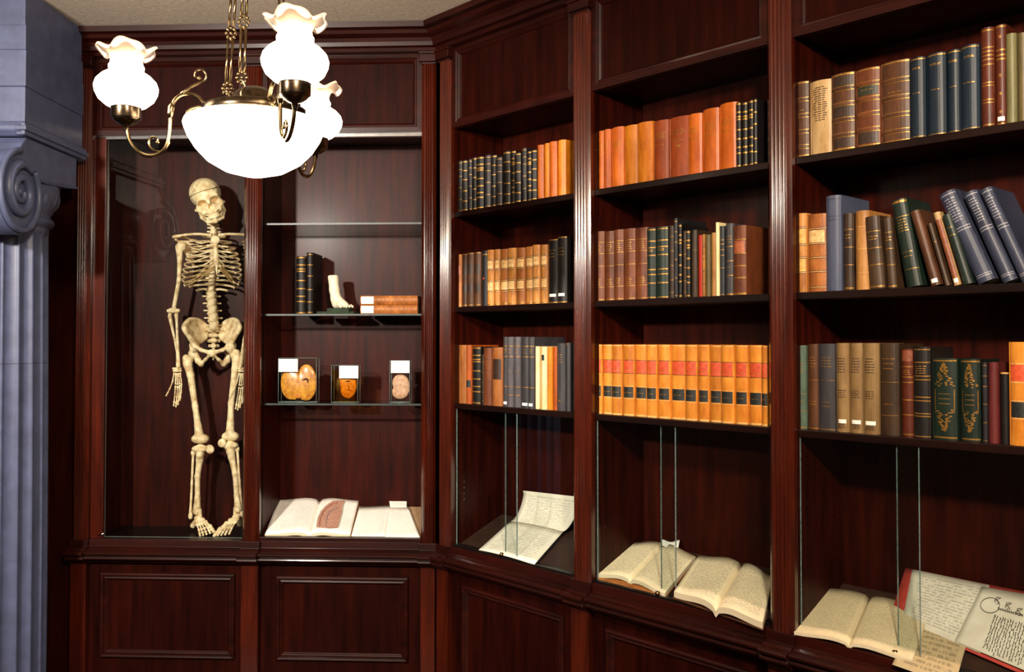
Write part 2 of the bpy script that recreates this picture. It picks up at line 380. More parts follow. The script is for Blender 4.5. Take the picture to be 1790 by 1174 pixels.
C = {  # colour, darker variation
 'black': ('1b1716', '0c0a0a'), 'blackgrey': ('242226', '131114'), 'orange': ('c8671a', '984208'), 'orange2': ('d8841e', 'a8560e'), 'orange3': ('b45616', '84380a'),
 'rust': ('9a4418', '6a2a0c'), 'brown': ('5c3820', '331c10'), 'darkbrown': ('43301f', '251710'), 'calf': ('d8964a', '96541c'), 'calfdark': ('b06c34', '743c14'),
 'tan': ('b4733a', '824620'), 'brownred': ('784020', '4c2414'), 'grey': ('58545a', '3a373e'), 'darkgrey': ('3e3c3f', '28262a'), 'cream': ('f6e4b8', 'e0c488'),
 'creamdark': ('c8a868', 'b48c4c'), 'greenblack': ('26342e', '141f1b'), 'darkgreen': ('18281f', '0c1712'), 'red': ('c8311c', '9c2010'), 'olive': ('6a5c38', '4a4026'),
 'vellum': ('b98548', '8f5e2c'), 'vellumwhite': ('cfae7c', 'a8824e'), 'navy': ('152330', '0d1822'), 'redbrown': ('602814', '3c160c'), 'olivecream': ('757048', '5a5636'),
 'blue': ('4c5268', '3c4256'), 'bluegrey': ('3e4358', '282c3c'), 'law': ('e09436', 'b0621a'), 'khaki': ('8c7148', '705534'), 'maroon': ('6a2a28', '4c1c1c'),
 'greygreen': ('5c7060', '3c4e40'), 'bluegreenblk': ('2b3136', '181c22'), 'speck': ('b0762a', '2a1c12'),
}
def L(k): return leather('leather_'+k, *C[k], rough={'law': .36, 'orange': .4, 'orange2': .38}.get(k, .45))
LAB = {k: simple('title_label_'+k, c, .5, 0, d, 80) for k, c, d in (('red', 'd4582e', 'b83c1c'), ('black', '232a28', '10100f'), ('pink', 'c8806a', 'a85c48'), ('pale', 'f2cf92', 'cf9c58'),
       ('yellow', 'e4b45c', 'c08c38'), ('brown', '3b2416', '23140c'), ('brownred', 'b06038', '8c4428'), ('green', '2c3222', '1c2014'), ('rustpatch', '8c4c2c', '6a341c'))}
bands5 = lambda k, d=0: [('band', z, .004, k) for z in (.03, .2, .4, .62, .8, .97)]
ST = {
 'blk1': ('black', 'black book with fine gilt bands', bands5('g')),
 'blk2': ('blackgrey', 'thin dark book with faint gilt lines', [('band', z, .002, 'g') for z in (.03, .25, .48, .70, .83, .96)]),
 'blk3': ('black', 'black book with broad gilt bands', [('band', z, .005, 'g') for z in (.025, .22, .31, .44, .58, .74, .78, .85, .975)]),
 'org1': ('orange', 'plain orange-tan calf book', [('band', .74, .0012, 'g')]),
 'org2': ('orange2', 'light orange calf book', []),
 'org3': ('orange3', 'rust-orange calf book', [('band', .3, .001, 'g')]),
 'orgg': ('orange2', 'narrow bright orange book', [('band', z, .002, 'r') for z in (.55, .62, .7)]),
 'org1t': ('orange', 'orange-tan calf book with small title', [('text', .66, .78, 3), ('text', .58, .6, 1)]),
 'org3t': ('orange3', 'rust-tan calf book with small title', [('text', .66, .78, 3)]),
 'rust': ('rust', 'reddish rust calf book', [('text', .68, .8, 4), ('text', .58, .6, 1)]),
 'rust2': ('rust', 'wide rust-coloured book with title', [('text', .7, .8, 3), ('text', .6, .62, 1), ('spot', .52)]),
 'calfpink': ('tan', 'tan calf book with pink label', [('label', .62, .78, 'pink'), ('band', .03, .004, 'g'), ('band', .25, .002, 'g'), ('band', .44, .002, 'g'), ('band', .98, .003, 'g')]),
 'brnlab': ('brown', 'brown book with dark label patches', [('label', .6, .78, 'brown'), ('label', .26, .42, 'brown'), ('band', .98, .003, 'g'), ('band', .03, .003, 'g')]),
 'blkworn': ('blackgrey', 'worn black book', [('spotb', .5), ('band', .93, .004, 'g')]),
 'calf': ('calf', 'light calf book with pale labels', [('label', .66, .80, 'pale'), ('label', .28, .42, 'pale'), ('dband', .82), ('dband', .64), ('dband', .44), ('dband', .25), ('band', .02, .004, 'g')]),
 'calfd': ('calfdark', 'darker calf book with pale labels', [('label', .66, .80, 'pale'), ('label', .28, .42, 'pale'), ('dband', .82), ('dband', .64), ('dband', .44), ('dband', .25), ('band', .03, .006, 'g')]),
 'blkstk': ('black', 'tall black book, white shelf sticker', [('text', .7, .85, 3), ('stk', .12), ('band', .01, .004, 'g'), ('band', .985, .004, 'g')]),
 'brnlt': ('tan', 'tan book with gilt lines', [('band', z, .0015, 'g') for z in (.03, .25, .42, .65, .8)]),
 'brnblk': ('orange3', 'orange-brown book with black patch', [('label', .28, .4, 'black')]),
 'brndk': ('darkbrown', 'narrow dark brown book', [('band', z, .0015, 'g') for z in (.08, .25, .45, .65, .85)]),
 'brndk2': ('darkbrown', 'dark brown cloth book', [('band', .7, .0012, 'g')]),
 'brnred': ('brownred', 'red-brown worn leather book', [('band', z, .0015, 'd') for z in (.2, .4, .6, .8)]),
 'brnworn': ('tan', 'badly worn brown book, spine peeling', [('label', .45, .8, 'brown')]),
 'grey': ('grey', 'tall grey book with gilt bands', [('band', .29, .003, 'g'), ('band', .17, .003, 'g'), ('band', .72, .003, 'g'), ('band', .87, .003, 'g'), ('text', .76, .84, 3), ('text', .5, .53, 1)]),
 'greystk': ('darkgrey', 'tall dark grey book, white sticker', [('band', .29, .003, 'g'), ('band', .72, .003, 'g'), ('band', .87, .003, 'g'), ('text', .76, .84, 3), ('stk', .05)]),
 'cream': ('cream', 'narrow cream book', []),
 'creamd': ('creamdark', 'thin buff pamphlet', []),
 'creamblk': ('cream', 'cream book with small black label', [('labeln', .78, .87, 'black')]),
 'dgrey': ('darkgrey', 'dark grey cloth book', [('text', .7, .85, 4), ('spot', .15)]),
 'dgrey2': ('darkgrey', 'dark grey book with worn top', [('spot', .98)]),
 'brng': ('brownred', 'red-brown book with gilt panels', [('text', .7, .82, 4), ('band', .84, .002, 'g'), ('band', .5, .002, 'g'), ('text', .22, .32, 4), ('band', .2, .002, 'g'), ('band', .68, .002, 'g'), ('band', .02, .003, 'g')]),
 'green': ('greenblack', 'dark green book with gilt bands', [('band', z, .004, 'g') for z in (.02, .22, .34, .41, .61, .72, .81, .97)]+[('text', .66, .7, 2)]),
 'red': ('red', 'bright red book', []),
 'speck': ('speck', 'thin speckled ochre book', [('band', z, .002, 'd') for z in (.2, .4, .6, .7, .8)]),
 'olive': ('olive', 'olive-brown book', []),
 'vellum': ('vellum', 'tan rough-spined book', []),
 'creamy': ('cream', 'tall thin cream book', []),
 'bluebk': ('bluegreenblk', 'blue-black book with gilt lines', [('band', z, .002, 'g') for z in (.02, .4, .58, .66, .74, .8)]),
 'blkol': ('darkgrey', 'tall grey-black book, gilt title', [('text', .72, .84, 3), ('band', .68, .003, 'g'), ('band', .48, .003, 'g'), ('band', .28, .003, 'g'), ('text', .38, .41, 1), ('band', .02, .005, 'g')]),
 'brnredlab': ('brownred', 'brown book with red title label', [('label', .6, .78, 'brownred'), ('band', .6, .003, 'g'), ('band', .42, .003, 'g'), ('band', .25, .004, 'g'), ('band', .8, .003, 'g'), ('band', .02, .006, 'g')]),
 'law': ('law', 'tan calf volume, red and black labels', [('label', .60, .775, 'red'), ('label', .255, .405, 'black'), ('text', .63, .66, 1), ('text', .31, .34, 1), ('band', .78, .0015, 'd'), ('band', .595, .0015, 'd'), ('band', .415, .0015, 'p'), ('band', .245, .002, 'p'), ('band', .015, .006, 'p'), ('band', .985, .003, 'p')]),
 'lawbig': ('law', 'wide tan book, red and black labels', [('label', .62, .78, 'red'), ('label', .27, .42, 'black'), ('band', .79, .003, 'p'), ('band', .61, .003, 'p'), ('band', .43, .003, 'p'), ('band', .26, .003, 'p')]),
 'brnband': ('brown', 'brown calf book with gilt raised bands', [('raised', z) for z in (.14, .34, .55, .76)]+[('band', .02, .006, 'g'), ('band', .98, .004, 'g'), ('text', .6, .64, 1)]),
 'brnband2': ('brown', 'brown book with dark panels', [('raised', z) for z in (.2, .4, .6, .8)]+[('label', .42, .57, 'brown'), ('label', .04, .17, 'brown'), ('label', .83, .96, 'brown'), ('band', .02, .006, 'g'), ('band', .98, .005, 'g')]),
 'brnband3': ('brownred', 'brown book with green-black title panel', [('raised', z) for z in (.22, .42, .61, .8)]+[('label', .66, .77, 'green'), ('label', .05, .19, 'brown'), ('text', .71, .74, 1), ('band', .02, .006, 'g'), ('band', .98, .004, 'g')]),
 'vellumw': ('vellumwhite', 'pale vellum book with faint writing', [('scrawl', .45, .92)]),
 'navy': ('navy', 'navy blue cloth book', [('band', .025, .002, 'g'), ('band', .975, .003, 'g'), ('text', .85, .88, 2), ('text', .55, .57, 1)]),
 'redgilt': ('redbrown', 'red-brown book with gilt lines', [('band', z, .003, 'g') for z in (.03, .25, .28, .42, .45, .63, .68, .72, .76, .8, .97)]),
 'redgiltstk': ('redbrown', 'red-brown gilt book, white sticker', [('band', z, .004, 'g') for z in (.02, .66, .7, .75, .98)]+[('spot', .88), ('spot', .5), ('spot', .32), ('spot', .14), ('stk', .07)]),
 'olivecr': ('olivecream', 'olive-cream cloth book', []),
 'greyol': ('olive', 'grey-olive book', []),
 'calfy': ('calf', 'calf book with yellow panels', [('label', .62, .8, 'yellow'), ('label', .26, .42, 'yellow'), ('dband', .82), ('dband', .6), ('dband', .44), ('dband', .25), ('band', .03, .003, 'g')]),
 'calfy2': ('calfdark', 'wide calf book with double dark bands', [('label', .63, .79, 'pale'), ('dband', .81), ('dband', .62), ('dband', .44), ('dband', .26), ('dband', .06)]),
 'blue': ('blue', 'tall plain blue cloth book', [('band', .74, .0015, 'd'), ('band', .78, .0015, 'd'), ('band', .96, .0015, 'd')]),
 'brngl': ('darkbrown', 'dark brown book with gilt title', [('text', .66, .74, 2), ('band', .79, .002, 'g'), ('band', .56, .002, 'g'), ('band', .33, .002, 'g'), ('band', .03, .004, 'g')]),
 'tantorn': ('vellum', 'tan book with torn spine top', [('band', .8, .0015, 'p'), ('band', .52, .0015, 'p'), ('band', .22, .001, 'p')]),
 'dkgreen': ('darkgreen', 'tall dark green book leaning left', [('band', .97, .006, 'g'), ('band', .8, .002, 'g'), ('text', .62, .78, 5), ('text', .32, .42, 2), ('band', .2, .002, 'g')]),
 'brnplstk': ('brown', 'leaning brown book, white sticker', [('stk', .06)]),
 'crembrn': ('vellumwhite', 'leaning buff book, white sticker', [('stk', .06), ('label', .1, .9, 'rustpatch')]),
 'olivedk': ('greenblack', 'leaning dark olive book', [('text', .68, .72, 1), ('text', .8, .82, 1)]),
 'bluegr': ('bluegrey', 'large leaning blue-grey journal', [('text', .66, .93, 9), ('band', .965, .002, 'w'), ('band', .57, .002, 'w'), ('band', .60, .002, 'w'), ('band', .08, .0015, 'w'), ('band', .06, .0015, 'w')]),
 'greygrn': ('greygreen', 'grey-green cloth book', [('text', .66, .8, 4), ('band', .42, .0015, 'g'), ('text', .32, .34, 1), ('band', .22, .0015, 'g'), ('band', .02, .004, 'g')]),
 'brnt': ('brown', 'grey-brown book with gilt titles', [('text', .72, .86, 4), ('band', .58, .0015, 'g'), ('text', .28, .35, 2), ('band', .02, .003, 'g')]),
 'dgreyt': ('darkgrey', 'dark grey book with gilt titles', [('text', .72, .86, 4), ('band', .58, .0015, 'g'), ('text', .26, .35, 2), ('band', .02, .003, 'g')]),
 'brnt2': ('darkbrown', 'wide dark brown book with title', [('text', .7, .86, 3), ('band', .58, .0015, 'g'), ('text', .32, .36, 1), ('band', .22, .0015, 'g')]),
 'khaki': ('khaki', 'khaki cloth book, white sticker', [('textd', .66, .84, 6), ('textd', .38, .48, 4), ('textd', .04, .1, 3), ('stk', .12)]),
 'redbrg': ('redbrown', 'dark red book with gilt bands', [('band', z, .003, 'g') for z in (.03, .25, .42, .62, .68, .8)]+[('label', .86, .98, 'rustpatch'), ('text', .7, .77, 3)]),
 'blkband': ('black', 'black book with double gilt bands', [('band', z, .003, 'g') for z in (.02, .24, .27, .41, .45, .64, .68, .83, .97)]+[('text', .7, .8, 4)]),
 'ornate': ('darkgreen', 'dark green book with ornate gilt', [('ornate', .05, .95), ('band', .03, .004, 'g'), ('band', .97, .004, 'g')]),
 'maroon': ('maroon', 'plain maroon book', []),
 'blkpl': ('black', 'short plain black book', [('band', .985, .004, 'p')]),
}
BM = {'g': GILT, 'd': DARKLINE, 'p': simple('pale_tooling', 'e8b870', .5, 0, 'c08848', 90), 'r': LAB['red'], 'w': simple('silver_tooling', 'b8b4b8', .5, 0, '8c8890', 200)}
BOOKS = [
  # shelf row: bay 1, row 1
  (1,1,2.148,0.037,0.0294,0.218,'blk1',0),
  (1,1,2.148,0.067,0.0377,0.219,'blk2',0),
  (1,1,2.148,0.104,0.0360,0.215,'blk1',0),
  (1,1,2.148,0.140,0.0235,0.217,'blk2',0),
  (1,1,2.148,0.164,0.0277,0.221,'blk1',0),
  (1,1,2.148,0.195,0.0487,0.216,'blk3',0),
  (1,1,2.148,0.244,0.0380,0.217,'blk2',0),
  (1,1,2.148,0.282,0.0330,0.213,'blk1',0),
  (1,1,2.148,0.315,0.0407,0.197,'blk2',0),
  (1,1,2.148,0.356,0.0441,0.215,'blk1',0),
  (1,1,2.148,0.400,0.0279,0.213,'blk3',0),
  (1,1,2.148,0.427,0.0376,0.198,'blk1',0),
  (1,1,2.148,0.465,0.0271,0.214,'blk2',0),
  (1,1,2.148,0.492,0.0294,0.197,'blk3',0),
  (1,1,2.148,0.522,0.0315,0.196,'blk1',0),
  (1,1,2.148,0.553,0.0349,0.211,'org1',0),
  (1,1,2.148,0.588,0.0328,0.213,'org2',0),
  (1,1,2.148,0.621,0.0417,0.212,'org1',0),
  (1,1,2.148,0.663,0.0421,0.212,'org2',0),
  # shelf row: bay 1, row 2
  (1,2,1.746,0.038,0.0596,0.224,'calfpink',0),
  (1,2,1.746,0.097,0.0380,0.225,'brnlab',0),
  (1,2,1.746,0.135,0.0451,0.226,'brnlab',0),
  (1,2,1.746,0.180,0.0418,0.226,'brnlab',0),
  (1,2,1.746,0.222,0.0433,0.228,'blkworn',0),
  (1,2,1.746,0.265,0.0405,0.228,'calf',0),
  (1,2,1.746,0.306,0.0320,0.228,'calf',0),
  (1,2,1.746,0.338,0.0481,0.226,'calfd',0),
  (1,2,1.746,0.386,0.0488,0.226,'calf',0),
  (1,2,1.746,0.435,0.0489,0.224,'calfd',0),
  (1,2,1.746,0.484,0.0457,0.225,'calf',0),
  (1,2,1.746,0.529,0.0414,0.228,'calf',0),
  (1,2,1.746,0.571,0.0371,0.226,'calf',0),
  (1,2,1.746,0.608,0.0557,0.244,'blkstk',0),
  (1,2,1.746,0.663,0.0524,0.249,'blkstk',0),
  # shelf row: bay 1, row 3
  (1,3,1.341,0.023,0.0440,0.240,'blk2',0),
  (1,3,1.341,0.067,0.0671,0.245,'brnlt',0),
  (1,3,1.341,0.134,0.0338,0.245,'brnblk',0),
  (1,3,1.341,0.167,0.0542,0.238,'blk3',0),
  (1,3,1.341,0.222,0.0203,0.207,'brndk',0),
  (1,3,1.341,0.242,0.0510,0.234,'brnred',0),
  (1,3,1.341,0.293,0.0612,0.236,'brnworn',0),
  (1,3,1.341,0.354,0.0304,0.278,'greystk',0),
  (1,3,1.341,0.385,0.0376,0.278,'grey',0),
  (1,3,1.341,0.422,0.0368,0.278,'grey',0),
  (1,3,1.341,0.459,0.0481,0.277,'greystk',0),
  (1,3,1.341,0.507,0.0339,0.277,'greystk',0),
  (1,3,1.341,0.541,0.0220,0.241,'cream',0),
  (1,3,1.341,0.563,0.0146,0.241,'creamd',0),
  (1,3,1.341,0.578,0.0293,0.240,'creamblk',0),
  (1,3,1.341,0.607,0.0262,0.239,'orgg',0),
  (1,3,1.341,0.633,0.0280,0.240,'org3',0),
  (1,3,1.341,0.661,0.0442,0.253,'dgrey',0),
  (1,3,1.341,0.705,0.0214,0.255,'dgrey2',0),
  # shelf row: bay 2, row 1
  (2,1,2.148,0.836,0.0273,0.214,'org1t',0),
  (2,1,2.148,0.864,0.0327,0.214,'org1t',0),
  (2,1,2.148,0.897,0.0341,0.213,'org3t',0),
  (2,1,2.148,0.931,0.0561,0.214,'org1t',0),
  (2,1,2.148,0.987,0.0612,0.211,'org2',0),
  (2,1,2.148,1.048,0.0709,0.209,'org2',0),
  (2,1,2.148,1.119,0.0641,0.204,'rust',0),
  (2,1,2.148,1.183,0.0826,0.204,'rust2',0),
  (2,1,2.148,1.265,0.0567,0.200,'org1t',0),
  (2,1,2.148,1.322,0.0623,0.207,'org1t',0),
  (2,1,2.148,1.384,0.0633,0.214,'org1t',0),
  (2,1,2.148,1.448,0.0189,0.206,'blk3',0),
  (2,1,2.148,1.467,0.0214,0.204,'blk3',0),
  (2,1,2.148,1.488,0.0201,0.207,'blk3',0),
  (2,1,2.148,1.508,0.0171,0.206,'blk1',0),
  # shelf row: bay 2, row 2
  (2,2,1.746,0.843,0.0529,0.252,'brng',0),
  (2,2,1.746,0.896,0.0461,0.249,'brng',0),
  (2,2,1.746,0.942,0.0462,0.250,'brng',0),
  (2,2,1.746,0.988,0.0503,0.250,'brng',0),
  (2,2,1.746,1.038,0.0524,0.249,'brng',0),
  (2,2,1.746,1.091,0.0390,0.243,'green',0),
  (2,2,1.746,1.130,0.0493,0.244,'green',0),
  (2,2,1.746,1.179,0.0248,0.244,'brndk',0),
  (2,2,1.746,1.204,0.0164,0.266,'blk2',0),
  (2,2,1.746,1.220,0.0146,0.246,'blk3',0),
  (2,2,1.746,1.235,0.0196,0.221,'brndk',0),
  (2,2,1.746,1.254,0.0174,0.221,'blk3',0),
  (2,2,1.746,1.272,0.0249,0.221,'brndk2',0),
  (2,2,1.746,1.297,0.0212,0.202,'red',0),
  (2,2,1.746,1.318,0.0115,0.203,'speck',0),
  (2,2,1.746,1.329,0.0187,0.201,'olive',0),
  (2,2,1.746,1.348,0.0216,0.206,'vellum',0),
  (2,2,1.746,1.370,0.0127,0.237,'creamy',0),
  (2,2,1.746,1.382,0.0199,0.224,'bluebk',0),
  (2,2,1.746,1.402,0.0334,0.230,'blkol',0),
  (2,2,1.746,1.436,0.0483,0.219,'brnredlab',0),
  # shelf row: bay 2, row 3
  (2,3,1.341,0.831,0.0523,0.249,'law',0),
  (2,3,1.341,0.884,0.0461,0.249,'law',0),
  (2,3,1.341,0.930,0.0501,0.249,'law',0),
  (2,3,1.341,0.980,0.0523,0.249,'law',0),
  (2,3,1.341,1.032,0.0541,0.249,'law',0),
  (2,3,1.341,1.086,0.0476,0.249,'law',0),
  (2,3,1.341,1.134,0.0523,0.249,'law',0),
  (2,3,1.341,1.186,0.0621,0.249,'law',0),
  (2,3,1.341,1.248,0.0495,0.249,'law',0),
  (2,3,1.341,1.298,0.0431,0.249,'law',0),
  (2,3,1.341,1.341,0.0467,0.248,'law',0),
  (2,3,1.341,1.387,0.0503,0.248,'law',0),
  (2,3,1.341,1.438,0.0472,0.248,'law',0),
  (2,3,1.341,1.485,0.0491,0.248,'law',0),
  (2,3,1.341,1.534,0.0244,0.247,'law',0),
  # shelf row: bay 3, row 1
  (3,1,2.148,1.634,0.0647,0.228,'brnband',0),
  (3,1,2.148,1.699,0.0712,0.220,'vellumw',0),
  (3,1,2.148,1.770,0.0724,0.224,'brnband2',0),
  (3,1,2.148,1.843,0.0716,0.224,'brnband3',0),
  (3,1,2.148,1.914,0.0828,0.228,'brnband',0),
  (3,1,2.148,1.997,0.0447,0.221,'navy',0),
  (3,1,2.148,2.042,0.0517,0.223,'navy',0),
  (3,1,2.148,2.093,0.0371,0.222,'navy',0),
  (3,1,2.148,2.131,0.0479,0.223,'navy',0),
  (3,1,2.148,2.180,0.0329,0.259,'redgilt',0),
  (3,1,2.148,2.213,0.0275,0.260,'redgiltstk',0),
  (3,1,2.148,2.241,0.0254,0.229,'olivecr',0),
  (3,1,2.148,2.266,0.0239,0.226,'greyol',0),
  (3,1,2.148,2.290,0.0205,0.259,'creamy',0),
  # shelf row: bay 3, row 2
  (3,2,1.746,1.646,0.0424,0.236,'calfy',0),
  (3,2,1.746,1.688,0.0609,0.230,'calfy2',0),
  (3,2,1.746,1.751,0.0474,0.277,'blue',0),
  (3,2,1.746,1.801,0.0336,0.221,'brngl',0),
  (3,2,1.746,1.837,0.0402,0.225,'tantorn',0),
  (3,2,1.746,1.881,0.0446,0.204,'brngl',4),
  (3,2,1.746,1.929,0.0289,0.197,'brngl',4),
  (3,2,1.746,1.982,0.0442,0.245,'dkgreen',10),
  (3,2,1.746,2.050,0.0273,0.212,'brnplstk',15),
  (3,2,1.746,2.084,0.0141,0.175,'brndk2',15),
  (3,2,1.746,2.106,0.0181,0.204,'crembrn',15),
  (3,2,1.746,2.133,0.0258,0.194,'olivedk',16),
  (3,2,1.746,2.169,0.0433,0.261,'bluegr',22),
  (3,2,1.746,2.227,0.0357,0.256,'bluegr',22),
  (3,2,1.746,2.273,0.0299,0.260,'bluegr',22),
  # shelf row: bay 3, row 3
  (3,3,1.341,1.641,0.0425,0.248,'greygrn',0),
  (3,3,1.341,1.684,0.0396,0.252,'brnt',0),
  (3,3,1.341,1.723,0.0533,0.253,'dgreyt',0),
  (3,3,1.341,1.777,0.0387,0.255,'khaki',0),
  (3,3,1.341,1.815,0.0427,0.255,'khaki',0),
  (3,3,1.341,1.858,0.0477,0.255,'khaki',0),
  (3,3,1.341,1.906,0.0547,0.254,'brnt2',0),
  (3,3,1.341,1.964,0.0354,0.239,'redbrg',0),
  (3,3,1.341,2.000,0.0475,0.245,'blkband',0),
  (3,3,1.341,2.049,0.0654,0.215,'ornate',0),
  (3,3,1.341,2.119,0.0512,0.214,'ornate',0),
  (3,3,1.341,2.175,0.0138,0.206,'blk2',0),
  (3,3,1.341,2.189,0.0246,0.206,'maroon',0),
  (3,3,1.341,2.216,0.0215,0.182,'blkpl',0),
  (3,3,1.341,2.240,0.0537,0.258,'lawbig',0),
]
def spine(w, k, dy=0., n=8):       # bulging spine outline, from left joint to right joint
    b = min(.010, w*.28)
    return [(w*(.04+.92*i/n), .011-b*(math.sin(PI*(i/n)))**.75-dy) for i in range(n+1)]
def strip(mb, w, z0, z1, dy, u0=0., u1=1., n=8):
    P = spine(w, 0, dy, 24); lo = P[0][0]+(P[-1][0]-P[0][0])*u0; hi = P[0][0]+(P[-1][0]-P[0][0])*u1
    xs = [lo+(hi-lo)*i/n for i in range(n+1)]; X = [p[0] for p in P]; Y = [p[1] for p in P]
    pl = [(x, float(np.interp(x, X, Y))) for x in xs]
    pl = pl+[(x, y+dy*.8) for x, y in pl[::-1]]
    mb.plan(pl, z0, z1, False)
def book(fr, pos, w, h, st, label, group, lean=0., dep=None):
    col, desc, feats = ST[st]
    t = thing('book', label, 'book', fr, pos, group, lean=-math.radians(lean))
    dep = dep or min(.215, max(.13, h*.66)); bt = min(.0028, w*.16)
    g = .0004; W = w-g
    sp = spine(W, 0)
    out = [(0, dep), (0, .012), (W*.02, .0135)]+sp+[(W*.98, .0135), (W, .012), (W, dep), (W-bt, dep), (W-bt, .018), (bt, .018), (bt, dep)]
    c = MB().plan(out, 0, h).build('cover', L(col), t)
    MB().box((bt, .017, .003), (W-bt, dep-.004, h-.0035)).build('page_block', EDGE, t)
    gm = {}
    def G(k): return gm.setdefault(k, MB())
    rnd = random.Random(int(pos[0]*1e4)+int(pos[2]*1e3))
    for f in feats:
        k = f[0]
        if k == 'band': strip(G(f[3]), W, h*f[1]-f[2]/2, h*f[1]+f[2]/2, .0006)
        elif k == 'dband':
            strip(G('d'), W, h*f[1]+.0015, h*f[1]+.003, .0006); strip(G('d'), W, h*f[1]-.003, h*f[1]-.0015, .0006); strip(G('p'), W, h*f[1]-.0012, h*f[1]+.0012, .0009)
        elif k == 'raised':
            m = MB(); strip(m, W, h*f[1]-.004, h*f[1]+.004, .003); m.build('raised_band', L(col), c)
            strip(G('g'), W, h*f[1]+.0045, h*f[1]+.0065, .0006); strip(G('g'), W, h*f[1]-.0065, h*f[1]-.0045, .0006)
        elif k in ('label', 'labeln'):
            m = MB(); a, b = (.1, .75) if k == 'labeln' else (.06, .94)
            strip(m, W, h*f[1], h*f[2], .0004, a, b); o = m.build('title_label', LAB[f[3]], t)
            o['label'] = {'red': 'red leather', 'black': 'black', 'pink': 'pink', 'pale': 'pale', 'yellow': 'yellow', 'brown': 'dark brown', 'brownred': 'orange-red', 'green': 'green-black', 'rustpatch': 'rust-brown'}[f[3]]+' panel on the spine'
        elif k in ('text', 'textd', 'scrawl'):
            n = f[3] if len(f) > 3 else 16; mat = {'text': 'w' if st == 'bluegr' else 'g', 'textd': 'd', 'scrawl': 'd'}[k]
            for i in range(n):
                zc = h*(f[1]+(f[2]-f[1])*(i+.5)/n); th = min(.0022, h*(f[2]-f[1])/n*.5) if n > 1 else .0022
                wd_ = rnd.uniform(.25, .40); u = .5-wd_
                nseg = 3 if W > .02 else 2
                for q in range(nseg):
                    a = u+2*wd_*q/nseg; b = a+2*wd_/nseg*rnd.uniform(.6, .9)
                    strip(G(mat), W, zc-th/2, zc+th/2, .0007, a, b, 3)
        elif k == 'spot' or k == 'spotb': strip(G('g' if k == 'spot' else 'r'), W, h*f[1]-.0035, h*f[1]+.0035, .0007, .38, .62, 3)
        elif k == 'stk':
            m = MB(); strip(m, W, h*f[1]-.005, h*f[1]+.006, .0009, .2, .85); o = m.build('shelf_sticker', WHITE, t); o['label'] = 'white paper sticker'
        elif k == 'ornate':
            m = G('g')
            for sgn, zb, zt in ((1, .66, .93), (-1, .36, .12)):
                for q in range(26):
                    fz = q/25; half = .36*(1-fz)**.8+.04
                    for sd in (-1, 1):
                        u = .5+sd*half*rnd.uniform(.2, 1); z = h*(zb+(zt-zb)*fz)+rnd.uniform(-.002, .002)
                        strip(m, W, z-.0014, z+.0014, .0007, u-.05, u+.05, 2)
            for q in range(3): strip(m, W, h*(.44+.06*q), h*(.44+.06*q)+.0015, .0007, .25, .75, 3)
            for sd in (.08, .90): strip(m, W, h*.36, h*.62, .0007, sd, sd+.03, 1)
    for k, m in gm.items(): m.build({'g': 'gilt_tooling', 'd': 'dark_tooling', 'p': 'pale_tooling', 'r': 'red_tooling', 'w': 'silver_tooling'}[k], BM[k], t)
    return t
ORD = 'first second third fourth fifth sixth seventh eighth ninth tenth eleventh twelfth thirteenth fourteenth fifteenth sixteenth seventeenth eighteenth nineteenth twentieth twenty-first twenty-second'.split()
RN = {1: 'top', 2: 'middle', 3: 'bottom'}; BN = {1: 'corner bay', 2: 'central bay', 3: 'right-hand bay'}
cnt = {}
for bay_, row, z, s0, w, h, st, lean in BOOKS:
    k = cnt[(bay_, row)] = cnt.get((bay_, row), 0)+1
    lab = '%s, %s from left, %s shelf, %s' % (ST[st][1], ORD[k-1], RN[row], BN[bay_])
    book(FR, (s0, .046+.004*((k*7) % 3), z+.0003), w, h, st, lab, 'books on the %s shelf of the %s' % (RN[row], BN[bay_]), lean)

